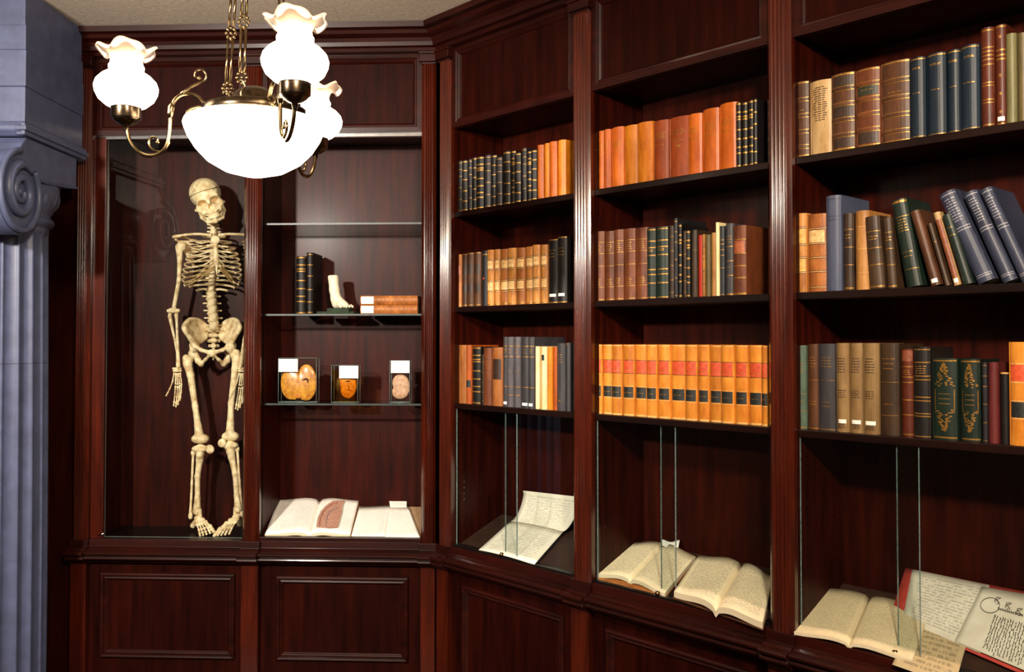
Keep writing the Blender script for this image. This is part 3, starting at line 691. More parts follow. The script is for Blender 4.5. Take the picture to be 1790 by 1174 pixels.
# ------------------------------------------------------------ signed-distance sculpting (bones, plaster foot)
def cap(P, a, b, ra, rb=None):
    rb = ra if rb is None else rb; a = np.array(a, float); b = np.array(b, float); ab = b-a
    t = np.clip(((P-a)@ab)/(ab@ab+1e-12), 0, 1); return np.linalg.norm(P-a-t[:, None]*ab, axis=1)-(ra+(rb-ra)*t)
def ell(P, c, r, rot=None):
    q = P-np.array(c, float)
    if rot is not None: q = q@np.array(Matrix.Rotation(rot[1], 3, rot[0]))
    r = np.array(r, float); k0 = np.linalg.norm(q/r, axis=1); k1 = np.linalg.norm(q/(r*r), axis=1)+1e-9; return k0*(k0-1)/k1
def smin(a, b, k):
    h = np.clip(.5+.5*(b-a)/k, 0, 1); return b*(1-h)+a*h-k*h*(1-h)
class SDF:
    def __init__(s, k=.006): s.ops = []; s.k = k; s.lo = np.full(3, 9e9); s.hi = np.full(3, -9e9)
    def _bb(s, p, r): p = np.array(p, float); s.lo = np.minimum(s.lo, p-r); s.hi = np.maximum(s.hi, p+r)
    def cap(s, a, b, ra, rb=None, sub=False, k=None):
        s.ops.append((sub, k or s.k, lambda P: cap(P, a, b, ra, rb)));
        if not sub: s._bb(a, ra); s._bb(b, rb or ra)
        return s
    def chain(s, pts, rs, **kw):
        rs = rs if isinstance(rs, (list, tuple)) else [rs]*len(pts)
        for i in range(len(pts)-1): s.cap(pts[i], pts[i+1], rs[i], rs[i+1], **kw)
        return s
    def ell(s, c, r, rot=None, sub=False, k=None):
        s.ops.append((sub, k or s.k, lambda P: ell(P, c, r, rot)))
        if not sub: s._bb(c, max(r) if rot else np.array(r))
        return s
    def ev(s, P):
        d = None
        for sub, k, f in s.ops:
            e = f(P)
            if d is None: d = e
            elif sub: d = -smin(-d, e, k)
            else: d = smin(d, e, k)
        return d
    def mesh(s, h):
        lo = s.lo-2.5*h; n = np.ceil((s.hi-lo)/h).astype(int)+3
        ax = [lo[i]+h*np.arange(n[i]) for i in range(3)]
        G = np.stack(np.meshgrid(*ax, indexing='ij'), -1); D = s.ev(G.reshape(-1, 3)).reshape(n)
        neg = D < 0; c = n-1; cnt_ = np.zeros(c); acc = np.zeros(tuple(c)+(3,)); I = np.indices(c).transpose(1, 2, 3, 0).astype(float)
        sl = lambda o: tuple(slice(o[i], o[i]+c[i]) for i in range(3))
        cs = [(i, j, k) for i in (0, 1) for j in (0, 1) for k in (0, 1)]
        for a in cs:
            for d in range(3):
                if a[d]: continue
                b = list(a); b[d] = 1; A = D[sl(a)]; B_ = D[sl(b)]; m = (A < 0) != (B_ < 0)
                t = np.where(m, A/(A-B_+1e-15), 0); p = I+np.array(a, float); p[..., d] += t
                acc += np.where(m[..., None], p, 0); cnt_ += m
        act = cnt_ > 0; idx = -np.ones(c, int); idx[act] = np.arange(act.sum())
        V = acc[act]/cnt_[act][:, None]*h+lo; F = []
        for d in range(3):
            e, f = [(1, 2), (2, 0), (0, 1)][d]
            A = np.take(neg, range(0, n[d]-1), d); B_ = np.take(neg, range(1, n[d]), d); m = A != B_
            q = np.argwhere(m)
            q = q[(q[:, e] > 0) & (q[:, f] > 0) & (q[:, e] < c[e]) & (q[:, f] < c[f])]
            if not len(q): continue
            fl = A[tuple(q.T)]; o = []
            for de, df in ((1, 1), (0, 1), (0, 0), (1, 0)):
                r = q.copy(); r[:, e] -= de; r[:, f] -= df; o.append(idx[tuple(r.T)])
            o = np.stack(o, 1); o[~fl] = o[~fl][:, ::-1]; F.append(o)
        return V, np.concatenate(F)
    def build(s, name, mat, parent, h=.003, xf=None):
        V, F = s.mesh(h); me = bpy.data.meshes.new(name)
        if xf is not None: V = np.array([xf@Vector(v) for v in V])
        me.from_pydata(V.tolist(), [], F.tolist()); me.validate(); me.polygons.foreach_set('use_smooth', [True]*len(me.polygons)); me.materials.append(mat)
        o = bpy.data.objects.new(name, me); COL.objects.link(o); o.parent = parent; return o

# ------------------------------------------------------------ skeleton
SO = Vector((-1.025,0.170,0.721)); SO.z = .745
SK = thing('human_skeleton', 'articulated human skeleton hanging inside the left glazed cabinet', 'skeleton', FB, tuple(SO))
def q(*p): return tuple(Vector(p)-SO)
def qq(l): return [q(*p) for p in l]
# skull, modelled upright then tilted
sk = SDF(.010)
sk.ell((0, .022, .038), (.069, .088, .068)).ell((0, -.028, .02), (.056, .048, .05)).ell((0, -.035, -.02), (.047, .036, .04), k=.012)
sk.ell((0, -.056, -.048), (.029, .024, .026)).cap((-.03, -.058, -.05), (-.055, -.036, -.02), .010).cap((.03, -.058, -.05), (.055, -.036, -.02), .010)
for s_ in (-1, 1):
    sk.cap((s_*.052, -.042, -.018), (s_*.064, .0, -.022), .006, .004).cap((s_*.064, 0, -.022), (s_*.062, .03, -.02), .004, .006)
    sk.cap((s_*.008, -.073, .014), (s_*.040, -.062, .016), .008, .007).cap((s_*.040, -.062, .016), (s_*.052, -.045, -.012), .006, .006)
    sk.ell((s_*.072, -.022, -.004), (.017, .026, .024), sub=True, k=.008)
    sk.ell((s_*.0265, -.080, -.003), (.0195, .052, .0165), sub=True, k=.004)
    sk.ell((s_*.030, -.072, -.058), (.010, .02, .012), sub=True, k=.004)
sk.cap((0, -.068, .008), (0, -.082, -.012), .006, .005)
sk.ell((0, -.088, -.027), (.0105, .036, .016), sub=True, k=.003)
for s_ in range(-5, 6):
    a = s_*.19; sk.cap((.027*math.sin(a), -.052-.026*math.cos(a), -.062), (.027*math.sin(a), -.052-.027*math.cos(a), -.074), .0034, .003, k=.002)
XF = Matrix.Translation(Vector(q(*(-1.049,0.150,2.230)))) @ Matrix.Rotation(math.radians(-17), 4, 'Y') @ Matrix.Rotation(math.radians(15), 4, 'X') @ Matrix.Rotation(math.radians(18), 4, 'Z')
so = sk.build('skull', BONE, SK, .0023, XF)
jw = SDF(.005)
for s_ in (-1, 1):
    jw.chain([(s_*.052, .008, -.028), (s_*.050, -.004, -.07), (s_*.033, -.045, -.096), (0, -.068, -.102)], [.006, .0085, .008, .0095])
    jw.chain([(s_*.047, -.012, -.066), (s_*.028, -.052, -.084), (0, -.072, -.088)], [.006, .007, .008])
for s_ in range(-5, 6):
    a = s_*.19; jw.cap((.026*math.sin(a), -.050-.026*math.cos(a), -.086), (.026*math.sin(a), -.050-.026*math.cos(a), -.0775), .0032, .003, k=.002)
jw.build('mandible', BONE, SK, .0022, XF @ Matrix.Translation((0, .002, .011)))
ring = [XF@Vector((.0705*math.sin(a), .020-.090*math.cos(a), .040+.010*math.cos(a))) for a in np.linspace(0, 2*PI, 49)]
MB().tube(ring, .0011, 6).build('skullcap_saw_line', PINHOLE, so)
ring = [XF@Vector((.0700*math.sin(a), .016-.0865*math.cos(a), .024+.004*math.cos(a)+.03*math.sin(a))) for a in np.linspace(-1.25, 1.25, 25)]
MB().tube(ring, .0009, 6).build('skullcap_wire', PINHOLE, so)
for s_ in (-1, 1):
    MB().ball(XF@Vector((s_*.069, .01, .036)), .003).build('skullcap_hook', STEEL, so)
# vertebral column
def vert(r, hh, tp, spn):
    v = SDF(.004); v.cap((0, 0, -hh*.28), (0, 0, hh*.28), r*.86, r*.86, k=.003)
    v.ell((0, 0, hh*.42), (r*1.05, r*.8, hh*.16)).ell((0, 0, -hh*.42), (r*1.08, r*.82, hh*.16))
    for s_ in (-1, 1):
        v.cap((0, r*1.3, 0), (s_*tp, r*1.2, 0), .0045, .0038).cap((s_*r*.5, r*.5, 0), (s_*r*.8, r*1.5, hh*.3), .005, .004).cap((s_*r*.8, r*1.5, 0), (s_*r*.7, r*1.5, -hh*.6), .004, .004)
    v.cap((0, r*1.3, 0), (0, r*1.3+spn, -hh*.5), .004, .005); return v
SPX = [(-1.046,0.185,2.167), (-1.040,0.190,2.111), (-1.053,0.225,2.037), (-1.058,0.235,1.959), (-1.059,0.225,1.879), (-1.054,0.205,1.813), (-1.042,0.190,1.735), (-1.036,0.195,1.657)]
spc = catmull(qq(SPX), 10); cum = [0]
for i in range(1, len(spc)): cum.append(cum[-1]+(Vector(spc[i])-Vector(spc[i-1])).length)
kinds = [('c', 3)]*0+['c']*4+['t']*12+['l']*5
wts = [.62]*4+[.9+.03*i for i in range(12)]+[1.45]*5
meshes = {}
tot = sum(wts); acc_ = 0
for i, (kd, wt) in enumerate(zip(kinds, wts)):
    hh = cum[-1]*wt/tot; dd = acc_+hh/2; acc_ += hh
    j = int(np.searchsorted(cum, dd)); j = min(max(j, 1), len(spc)-1); f = (dd-cum[j-1])/(cum[j]-cum[j-1]); p = Vector(spc[j-1]).lerp(Vector(spc[j]), f)
    if kd not in meshes:
        o = vert({'c': .011, 't': .0145, 'l': .0225}[kd], hh*1.0, {'c': .024, 't': .027, 'l': .038}[kd], {'c': .015, 't': .025, 'l': .022}[kd]).build('vertebra', BONE, SK, .0022); meshes[kd] = (o, hh); first = True
    else:
        o = meshes[kd][0].copy(); COL.objects.link(o)
    o.location = p; o.rotation_euler = (0, 0, .28); o.scale = (1, 1, hh/meshes[kd][1])
# ribs
def spz(z):
    b = min(spc, key=lambda s_: abs(s_[2]-z)); return Vector(b)
zr = lambda y: q(*(-1.046,0.200,2.081))[2] + (q(*(-1.044,0.200,1.839))[2]-q(*(-1.046,0.200,2.081))[2])*y
AW = [.050, .076, .094, .107, .115, .121, .125, .127, .125, .117, .098, .072]
BD = [.040, .058, .068, .074, .079, .082, .084, .084, .082, .078, .066, .05]
DR = [.020, .030, .040, .050, .058, .064, .068, .070, .072, .070, .05, .035]
ST_T = Vector(q(*(-0.999,0.105,2.062))); ST_B = Vector(q(*(-0.979,0.075,1.920)))
for i in range(12):
    z0 = zr(i/11); sp = spz(z0)
    for s_ in (-1, 1):
        th_end = [.86, .84, .82, .8, .79, .77, .74, .70, .66, .62, .48, .38][i]*PI
        P = [(sp.x+s_*.012, sp.y+.012, z0)]
        for th in np.linspace(.12*PI, th_end, 14):
            x = sp.x+.004+s_*AW[i]*math.sin(th)**.75; y = sp.y-.0+.018-BD[i]*(1-math.cos(th))+.012*math.sin(th)
            P.append((x, y, z0-DR[i]*(th/PI)**1.2+.004))
        cy_, sy_ = math.cos(.28), math.sin(.28); P = [(sp.x+(x-sp.x)*cy_-(y-sp.y)*sy_, sp.y+(x-sp.x)*sy_+(y-sp.y)*cy_, z) for x, y, z in P]
        rr = [.0052]*len(P)
        r = MB().tube(P, rr, 8, flat=.62).build('rib', BONE, SK)
        if i < 10:
            ft = [0, .12, .27, .42, .56, .70, .82, .92, .97, 1.0][i]; tgt = ST_T.lerp(ST_B, ft)+Vector((s_*.012, 0, 0))
            e = Vector(P[-1]); mid = e.lerp(tgt, .5)+Vector((0, -.004, -.010 if i > 4 else 0))
            if i > 6: mid = e.lerp(tgt, .45)+Vector((s_*.012, -.004, -.014))
            MB().tube(catmull([e, mid, tgt], 6), .0032, 8).build('costal_cartilage', CARTIL if i > 5 else BONE, r)
st = SDF(.006); st.ell(tuple(ST_T.lerp(ST_B, .08)), (.021, .007, .019)).cap(tuple(ST_T.lerp(ST_B, .2)), tuple(ST_T.lerp(ST_B, .8)), .010, .0125).cap(tuple(ST_T.lerp(ST_B, .85)), tuple(ST_B+Vector((0, 0, -.025))), .007, .003)
st.build('sternum', BONE, SK, .0025)
# shoulders and arms: left of the picture, then right
SH = {-1: dict(ac=(-1.205,0.150,2.071), hh=(-1.180,0.160,2.023), hm=(-1.184,0.160,1.876), el=(-1.211,0.165,1.739), wr=(-1.187,0.150,1.490), hand=(-1.176,0.145,1.352), elo=(-1.229,0.170,1.732), eli=(-1.191,0.155,1.726)),
      1: dict(ac=(-0.841,0.170,2.071), hh=(-0.867,0.180,2.023), hm=(-0.859,0.180,1.876), el=(-0.863,0.180,1.739), wr=(-0.891,0.160,1.490), hand=(-0.895,0.150,1.337), elo=(-0.847,0.180,1.731), eli=(-0.873,0.170,1.726))}
for s_, A in SH.items():
    A = {k: Vector(q(*v)) for k, v in A.items()}
    c0 = ST_T+Vector((s_*.015, .0, .010))
    MB().tube(catmull([c0, c0.lerp(A['ac'], .3)+Vector((0, -.012, .006)), c0.lerp(A['ac'], .7)+Vector((0, .006, .008)), A['ac']], 6), [.008]*2+[.0058]*14+[.008]*3, 10).build('clavicle', BONE, SK)
    sc_ = SDF(.006); b = A['ac']
    T1 = b+Vector((-s_*.018, .016, -.02)); T2 = Vector((b.x-s_*.085, b.y+.075, b.z-.012)); T3 = Vector((b.x-s_*.06, b.y+.08, b.z-.135))
    for k in range(9):
        e = T2.lerp(T3, k/8); sc_.cap(tuple(T1.lerp(T3, k/14)), tuple(e), .006, .003)
    sc_.chain([tuple(b), tuple(b+Vector((-s_*.03, .03, .004))), tuple(T2)], [.008, .006, .004]).cap(tuple(T1), tuple(T1+Vector((s_*.003, -.03, .006))), .006, .006)
    sc_.build('scapula', BONE, SK, .003)
    h = SDF(.007); h.ell(tuple(A['hh']+Vector((-s_*.007, .002, .006))), (.021, .021, .021)).cap(tuple(A['hh']+Vector((s_*.008, 0, .004))), tuple(A['hh'].lerp(A['hm'], .35)), .014, .0095)
    h.chain([tuple(A['hh']), tuple(A['hm']), tuple(A['el'])], [.012, .0095, .0095]).cap(tuple(A['el']+Vector((-.022, 0, 0))), tuple(A['el']+Vector((.022, 0, 0))), .009, .010)
    h.build('humerus', BONE, SK, .0028)
    un = SDF(.004); w0 = A['wr']+Vector((-.010*s_ if s_ < 0 else .010, .004, .004))
    un.chain([tuple(A['elo']+Vector((0, .008, .012))), tuple(A['elo']+Vector((0, 0, -.02))), tuple(A['elo'].lerp(w0, .5)), tuple(w0)], [.009, .0085, .0055, .005]); un.build('ulna', BONE, SK, .0025)
    ra = SDF(.004); w1 = A['wr']+Vector((.008*-s_*-1*-1, -.004, 0))
    ra.chain([tuple(A['eli']+Vector((0, -.004, -.006))), tuple(A['eli']+Vector((0, 0, -.03))), tuple(A['eli'].lerp(w1, .5)), tuple(w1)], [.0095, .006, .0065, .0095]); ra.build('radius', BONE, SK, .0025)
    hd = SDF(.0018); d = (A['hand']-A['wr']); L_ = d.length; d = d.normalized(); sx = Vector((1, .35, 0)).normalized()
    rng = random.Random(3)
    for k in range(8):
        hd.ell(tuple(A['wr']+d*(.010+.011*(k//4))+sx*((k % 4)-1.5)*.009+Vector((0, rng.uniform(-.003, .003), 0))), (.0062, .006, .006))
    for k in range(5):
        o0 = A['wr']+d*.028+sx*(k-2)*.0065; sp_ = (k-2)*.0028
        ln = [.45, .62, .64, .6, .52][k]*(L_+.03) if k else .42*(L_+.03); fw = Vector((0, -.012 if k else -.03, 0))
        base = o0; e1 = base+d*ln*.55+sx*sp_*.8+fw*.3; e2 = e1+d*ln*.42+sx*sp_*.15+fw; e3 = e2+d*ln*.27+fw*.9; e4 = e3+d*ln*.17+fw*.6
        for a_, b_ in ((base, e1), (e1, e2), (e2, e3), (e3, e4)):
            u_ = (b_-a_); a2 = a_+u_*.1; b2 = b_-u_*.1
            hd.cap(tuple(a2), tuple(b2), .0030, .0028); hd.ell(tuple(a2), (.0042, .0042, .0042)); hd.ell(tuple(b2), (.0038, .0038, .0038))
    hd.build('hand', BONE, SK, .0019)
# pelvis and sacrum
pc = Vector(q(*(-1.035,0.180,1.618)))
pv = SDF(.009)
YW = math.radians(17)
def pp(x, y, z): return (pc.x+x*math.cos(YW)-y*math.sin(YW), pc.y+x*math.sin(YW)+y*math.cos(YW), pc.z+z)
for s_ in (-1, 1):
    crest = [pp(s_*.028, .055, .048), pp(s_*.062, .045, .076), pp(s_*.098, .0, .080), pp(s_*.118, -.045, .050), pp(s_*.108, -.055, .022)]
    root = [pp(s_*.030, .045, .01), pp(s_*.045, .035, -.008), pp(s_*.062, .01, -.020), pp(s_*.078, -.020, -.022), pp(s_*.082, -.03, -.022)]
    cr = catmull(crest, 5); rt = catmull(root, 5)
    for a, b in zip(cr, rt): pv.cap(a, b, .0062, .0078)
    pv.chain(cr, .0075)
    pv.ell(pp(s_*.080, -.012, -.040), (.024, .026, .026)).ell(pp(s_*.100, -.026, -.044), (.022, .022, .020), sub=True, k=.004)
    pv.chain([pp(s_*.078, -.03, -.034), pp(s_*.045, -.052, -.055), pp(s_*.010, -.062, -.066)], [.010, .0075, .010])
    pv.chain([pp(s_*.080, -.002, -.055), pp(s_*.062, .002, -.104), pp(s_*.048, -.012, -.118)], [.012, .013, .012])
    pv.chain([pp(s_*.048, -.014, -.116), pp(s_*.028, -.040, -.098), pp(s_*.008, -.060, -.076)], [.010, .006, .007])
pv.cap(pp(0, -.064, -.060), pp(0, -.062, -.078), .009, .008)
pv.build('pelvis', BONE, SK, .003)
sa = SDF(.006)
for k in range(5):
    z = .035-.024*k; y = .028+.018*k-.003*k*k; w_ = .036-.0062*k
    sa.cap(pp(-w_, y+.010, z), pp(w_, y+.010, z), .011-.001*k, .011-.001*k).ell(pp(0, y, z), (.024-.003*k, .013, .011))
for k in range(4):
    for s_ in (-1, 1): sa.ell(pp(s_*(.022-.003*k), .018+.018*k-.003*k*k, .023-.024*k), (.004, .015, .004), sub=True, k=.002)
sa.cap(pp(0, .056, -.075), pp(0, .045, -.10), .008, .004)
sa.build('sacrum', BONE, SK, .0025)
# legs
LG = {-1: dict(hd=(-1.118,0.165,1.546), tr=(-1.154,0.170,1.523), s1=(-1.132,0.170,1.451), s2=(-1.108,0.165,1.310), kn=(-1.086,0.165,1.166), pat=(-1.029,0.140,1.121), ti=(-1.083,0.165,1.120), an=(-1.099,0.170,0.841), fi=(-1.119,0.175,1.101), fa=(-1.130,0.175,0.822),
              t5=(-1.055,0.100,0.749), t1=(-0.994,0.100,0.764), he=(-1.122,0.190,0.773), tl=(-1.089,0.165,0.811)),
      1: dict(hd=(-0.951,0.165,1.574), tr=(-0.921,0.170,1.546), s1=(-0.928,0.170,1.477), s2=(-0.944,0.165,1.323), kn=(-0.948,0.165,1.177), pat=(-0.975,0.140,1.149), ti=(-0.948,0.165,1.136), an=(-0.909,0.170,0.853), fi=(-0.918,0.175,1.120), fa=(-0.895,0.175,0.834),
              t5=(-0.925,0.100,0.760), t1=(-0.991,0.100,0.747), he=(-0.910,0.190,0.782), tl=(-0.915,0.165,0.820))}
for s_, A in LG.items():
    A = {k: Vector(q(*v)) for k, v in A.items()}; X = Vector((1, 0, 0))
    f = SDF(.008); f.ell(tuple(A['hd']), (.0225, .0225, .0225)).cap(tuple(A['hd']), tuple(A['tr'].lerp(A['s1'], .4)), .013, .015).ell(tuple(A['tr']), (.015, .018, .020))
    f.chain([tuple(A['tr'].lerp(A['s1'], .3)), tuple(A['s1']), tuple(A['s2']), tuple(A['s2'].lerp(A['kn'], .6)), tuple(A['kn'])], [.019, .0155, .0128, .015, .022])
    f.ell(tuple(A['kn']-X*.019+Vector((0, .006, -.002))), (.020, .026, .019)).ell(tuple(A['kn']+X*.019+Vector((0, .006, -.002))), (.020, .026, .019))
    f.ell(tuple(A['kn']+Vector((0, .02, -.022))), (.007, .02, .012), sub=True, k=.006)
    f.build('femur', BONE, SK, .003)
    p_ = SDF(.006); p_.ell(tuple(A['pat']), (.019, .010, .020), ('Y', s_*.5)).ell(tuple(A['pat']+Vector((s_*.004, 0, .010))), (.012, .009, .010)); p_.build('patella', BONE, SK, .0025)
    t_ = SDF(.008); d = A['an']-A['ti']
    t_.ell(tuple(A['ti']-X*.017), (.021, .024, .014)).ell(tuple(A['ti']+X*.017), (.021, .024, .014)).ell(tuple(A['ti']+Vector((0, -.012, -.026))), (.012, .012, .016))
    t_.chain([tuple(A['ti']), tuple(A['ti']+d*.18), tuple(A['ti']+d*.45+X*(.006*s_)), tuple(A['ti']+d*.8), tuple(A['an'])], [.022, .0148, .0118, .0118, .0185])
    t_.cap(tuple(A['an']+X*(-s_*.014)), tuple(A['an']+Vector((-s_*.018, 0, -.022))), .009, .006); t_.build('tibia', BONE, SK, .003)
    fb = SDF(.005); fb.ell(tuple(A['fi']), (.011, .011, .014)).chain([tuple(A['fi']), tuple(A['fi'].lerp(A['fa'], .5)+X*(-s_*.0)), tuple(A['fa'].lerp(A['fi'], .08)), tuple(A['fa'])], [.0062, .0055, .006, .0085]); fb.ell(tuple(A['fa']+Vector((0, 0, -.006))), (.010, .010, .014)); fb.build('fibula', BONE, SK, .0025)
    ft = SDF(.0028); TL = A['tl']; fwd = (A['t1']-TL); 
    ft.ell(tuple(TL), (.019, .022, .013)).chain([tuple(TL+Vector((s_*.004, .01, -.008))), tuple(A['he'])], [.014, .014], k=.006)
    mid = TL.lerp((A['t1']+A['t5'])*.5, .35)
    across = (A['t5']-A['t1'])
    for k in range(5):
        u_ = k/4; tip = A['t1'].lerp(A['t5'], u_)+Vector((0, -.006*math.sin(PI*u_), -.004*u_)); ro = mid+across*(u_-.5)*.62+Vector((0, -.004, .004*(1-u_)))
        ft.ell(tuple(TL.lerp(ro, .55)+across*(u_-.5)*.12), (.0105, .011, .009), k=.004); ft.ell(tuple(ro), (.0082, .009, .0075), k=.003)
        dd = tip-ro; r0 = .0058 if k == 0 else .0038
        seg = [0.06, .56, .62, .80, .84, 1.0]
        for a_, b_ in ((0, 1), (2, 3), (4, 5)):
            pa = ro+dd*seg[a_]+Vector((0, 0, .006*math.sin(PI*seg[a_]))); pb = ro+dd*seg[b_]+Vector((0, 0, .006*math.sin(PI*seg[b_])))
            ft.cap(tuple(pa), tuple(pb), r0, r0*.85); ft.ell(tuple(pa), (r0*1.45,)*3); ft.ell(tuple(pb), (r0*1.4,)*3)
    ft.build('foot', BONE, SK, .0021)

# ------------------------------------------------------------ specimen cabinet contents
a = (-0.642,0.120,1.731); b = (-0.597,0.120,1.731); hz = (-0.633,0.120,1.979)[2]-1.7215
book(FB, (a[0], .12, 1.7215), b[0]-a[0], hz, 'blk3', 'slimmer dark gilt-banded book at left on the upper glass shelf', 'upright books on the glass shelf', dep=.15)
a = (-0.595,0.120,1.731); b = (-0.564,0.120,1.731); hz = (-0.582,0.120,1.995)[2]-1.7215
book(FB, (a[0], .12, 1.7215), b[0]-a[0], hz, 'blk1', 'taller dark gilt book standing beside the plaster foot', 'upright books on the glass shelf', dep=.165)
# two volumes lying flat, spines to the front, white labels at the left
sx0 = (-0.348,0.100,1.728)[0]; sx1 = (-0.095,0.100,1.728)[0]; zt = (-0.220,0.100,1.803)[2]; th = (zt-1.7215)/2
for i in range(2):
    W_ = sx1-sx0; z0 = 1.7215+i*th
    t = thing('book', 'tan leather volume lying flat, %s of the two-book stack with white labels' % ('bottom' if i == 0 else 'top'), 'book', FB, (sx0, .10, z0), 'tan volumes lying flat on the glass shelf')
    h = th-.001; dep = .15
    P = [(dep, 0)]+[(.008-.007*math.sin(PI*k/8)**.8, h*k/8) for k in range(9)]+[(dep, h), (dep, h-.0025), (.012, h-.0025), (.012, .0025), (dep, .0025)]
    MB().prof(P, 0, W_).build('cover', L('calfdark'), t)
    MB().box((.003, .012, .0025), (W_-.003, dep-.003, h-.0025)).build('page_block', EDGE, t)
    g = MB()
    for xx in (.32, .40, .48, .56, .72, .80, .95): g.prof([(.0072-.007*math.sin(PI*k/8)**.8, h*k/8) for k in range(9)]+[(.009, h), (.009, 0)], W_*xx, W_*xx+.002)
    g.build('gilt_tooling', GILT, t)
    m = MB().prof([(.0068-.007*math.sin(PI*(.1+.8*k/6))**.8, h*(.1+.8*k/6)) for k in range(7)]+[(.008, h*.9), (.008, h*.1)], .004, W_*.235).build('paper_label', WHITE, t); m['label'] = 'white paper label'
# plaster foot on a green block
PLASTER = simple('white_plaster', 'f6ecd2', .7, 0, 'e8dcbc', 50)
GREENB = simple('green_felt_block', '24361f', .8, 0, '18240f', 60)
fo = Vector((-0.465,0.150,1.730)); fo.z = 1.7215
FT = thing('plaster_foot', 'white plaster cast of a lower leg and foot on green block', 'sculpture', FB, tuple(fo))
bl = MB().box((-.075, -.055, 0), (.090, .05, .0115)).box((-.028, -.062, 0), (.070, .02, .026)).build('green_block', GREENB, FT, .002); bl['label'] = 'dark green block'
pf = SDF(.012)
pf.chain([(-.022, .03, .165), (-.016, .028, .11), (-.008, .022, .07)], [.024, .021, .023]).ell((-.008, .032, .050), (.020, .022, .022)).cap((-.006, .024, .072), (.030, -.012, .048), .021, .017)
pf.cap((.0, .02, .046), (.040, -.020, .038), .018, .0145).ell((.036, -.018, .040), (.024, .020, .013))
for k in range(5):
    px = .030+.011*k; py = -.046+.0088*k; r = .0088 if k == 0 else .0062
    pf.cap((px-.012, py+.020, .040), (px+.001, py, .0335), r, r*.9, k=.004)
pf.ell((-.026, .032, .196), (.05, .05, .022), sub=True, k=.002)
pf.build('foot_cast', PLASTER, FT, .0022)
# specimens in clear boxes
def specimen(x0, x1, ytop, d0, d1, label, lab, fluid=None, name='specimen_jar'):
    a = x0[0]; b = x1[0]; zt = ytop[2]; z0 = 1.3325; h = zt-z0
    t = thing(name, label, 'specimen', FB, (a, d0, z0), 'anatomical specimens on the lower glass shelf'); w = b-a; d = d1-d0
    bx = MB().box((0, 0, 0), (w, d, h)).build('clear_box', PERSPEX, t)
    e = MB(); r = .0011
    for zz in (r, h-r):
        e.tube([(0, 0, zz), (w, 0, zz)], r, 6).tube([(0, d, zz), (w, d, zz)], r, 6).tube([(0, 0, zz), (0, d, zz)], r, 6).tube([(w, 0, zz), (w, d, zz)], r, 6)
    for xx in (0, w):
        for yy in (0, d): e.tube([(xx, yy, 0), (xx, yy, h)], r, 6)
    e.build('box_edges', GEDGE, bx)
    if fluid: MB().box((.002, .002, .002), (w-.002, d-.002, h*fluid)).build('amber_fluid', AMBER, t)
    l0, l1, l2, l3 = lab
    m = MB().box((l0[0]-a, -.0025, l2[2]-z0), (l1[0]-a, -.0008, l3[2]-z0)).build('label_card', WHITE, t); m['label'] = 'blank white card'
    return t, w, d, h
ORG = simple('yellow_orange_tissue', 'dca038', .4, 0, 'a8641a', 45, coat=.4); ORG2 = simple('deep_orange_tissue', 'dc9030', .4, 0, 'a85a14', 70, coat=.3)
PINKT = simple('pale_pink_tissue', 'd8b498', .5, 0, 'b48668', 60, bmp=.4); DKT = simple('dark_tissue', '3a1c0e', .5)
t, w, d, h = specimen((-0.716,0.120,1.337), (-0.546,0.120,1.337), (-0.631,0.120,1.529), .12, .165, 'clear box holding heart-shaped yellow-orange organ slice, leftmost of three specimens', ((-0.715,0.120,1.466), (-0.629,0.120,1.466), (-0.682,0.120,1.467), (-0.682,0.120,1.524)))
s1 = SDF(.004)
s1.ell((w*.30, d*.5, h*.42), (w*.28, .013, h*.37), k=.012).ell((w*.70, d*.5, h*.44), (w*.28, .013, h*.41), k=.012).ell((w*.5, d*.5, h*.32), (w*.26, .013, h*.28), k=.012)
s1.ell((w*.5, d*.5-.012, h*.72), (.003, .012, h*.3), sub=True, k=.003); s1.ell((w*.5, d*.5, h*.02), (.012, .03, h*.10), sub=True)
o = s1.build('organ_slice', ORG, t, .0022)
MB().lathe([(.0002, 0), (w*.10, 0)], 24, (0, 0, 0)).build('darker_core', ORG2, o) if 0 else None
m = SDF(.003); m.ell((w*.5, d*.5-.0105, h*.36), (w*.07, .003, h*.26)).ell((w*.5, d*.5-.0105, h*.16), (w*.12, .003, h*.08)); m.build('reddish_core', ORG2, o, .002)
MB().tube([(w*.62, d*.5-.0145, h*.50), (w*.72, d*.5-.0155, h*.53), (w*.80, d*.5-.0145, h*.50)], [.002, .004, .001], 8).tube([(w*.74, d*.5-.0155, h*.52), (w*.77, d*.5-.015, h*.44)], [.003, .0015], 8).build('dark_vessel', DKT, o)
t, w, d, h = specimen((-0.479,0.120,1.338), (-0.362,0.120,1.338), (-0.426,0.120,1.497), .12, .17, 'amber fluid-filled box with dark-spotted organ, middle of three specimens', ((-0.444,0.120,1.436), (-0.359,0.120,1.436), (-0.401,0.120,1.439), (-0.401,0.120,1.494)), fluid=.86)
s2 = SDF(.004); s2.ell((w*.58, d*.55, h*.46), (w*.34, .014, h*.36)).ell((w*.4, d*.55, h*.5), (w*.26, .012, h*.24)); o = s2.build('organ_slice', ORG2, t, .0022)
m = SDF(.002); m.ell((w*.24, d*.5, h*.46), (w*.15, .010, h*.22)); m.ell((w*.60, d*.55-.014, h*.56), (w*.09, .003, .003)); m.ell((w*.63, d*.55-.014, h*.42), (.003, .003, .004)); m.ell((w*.62, d*.55-.014, h*.34), (.003, .003, .003)); m.build('dark_spots', DKT, o, .0017)
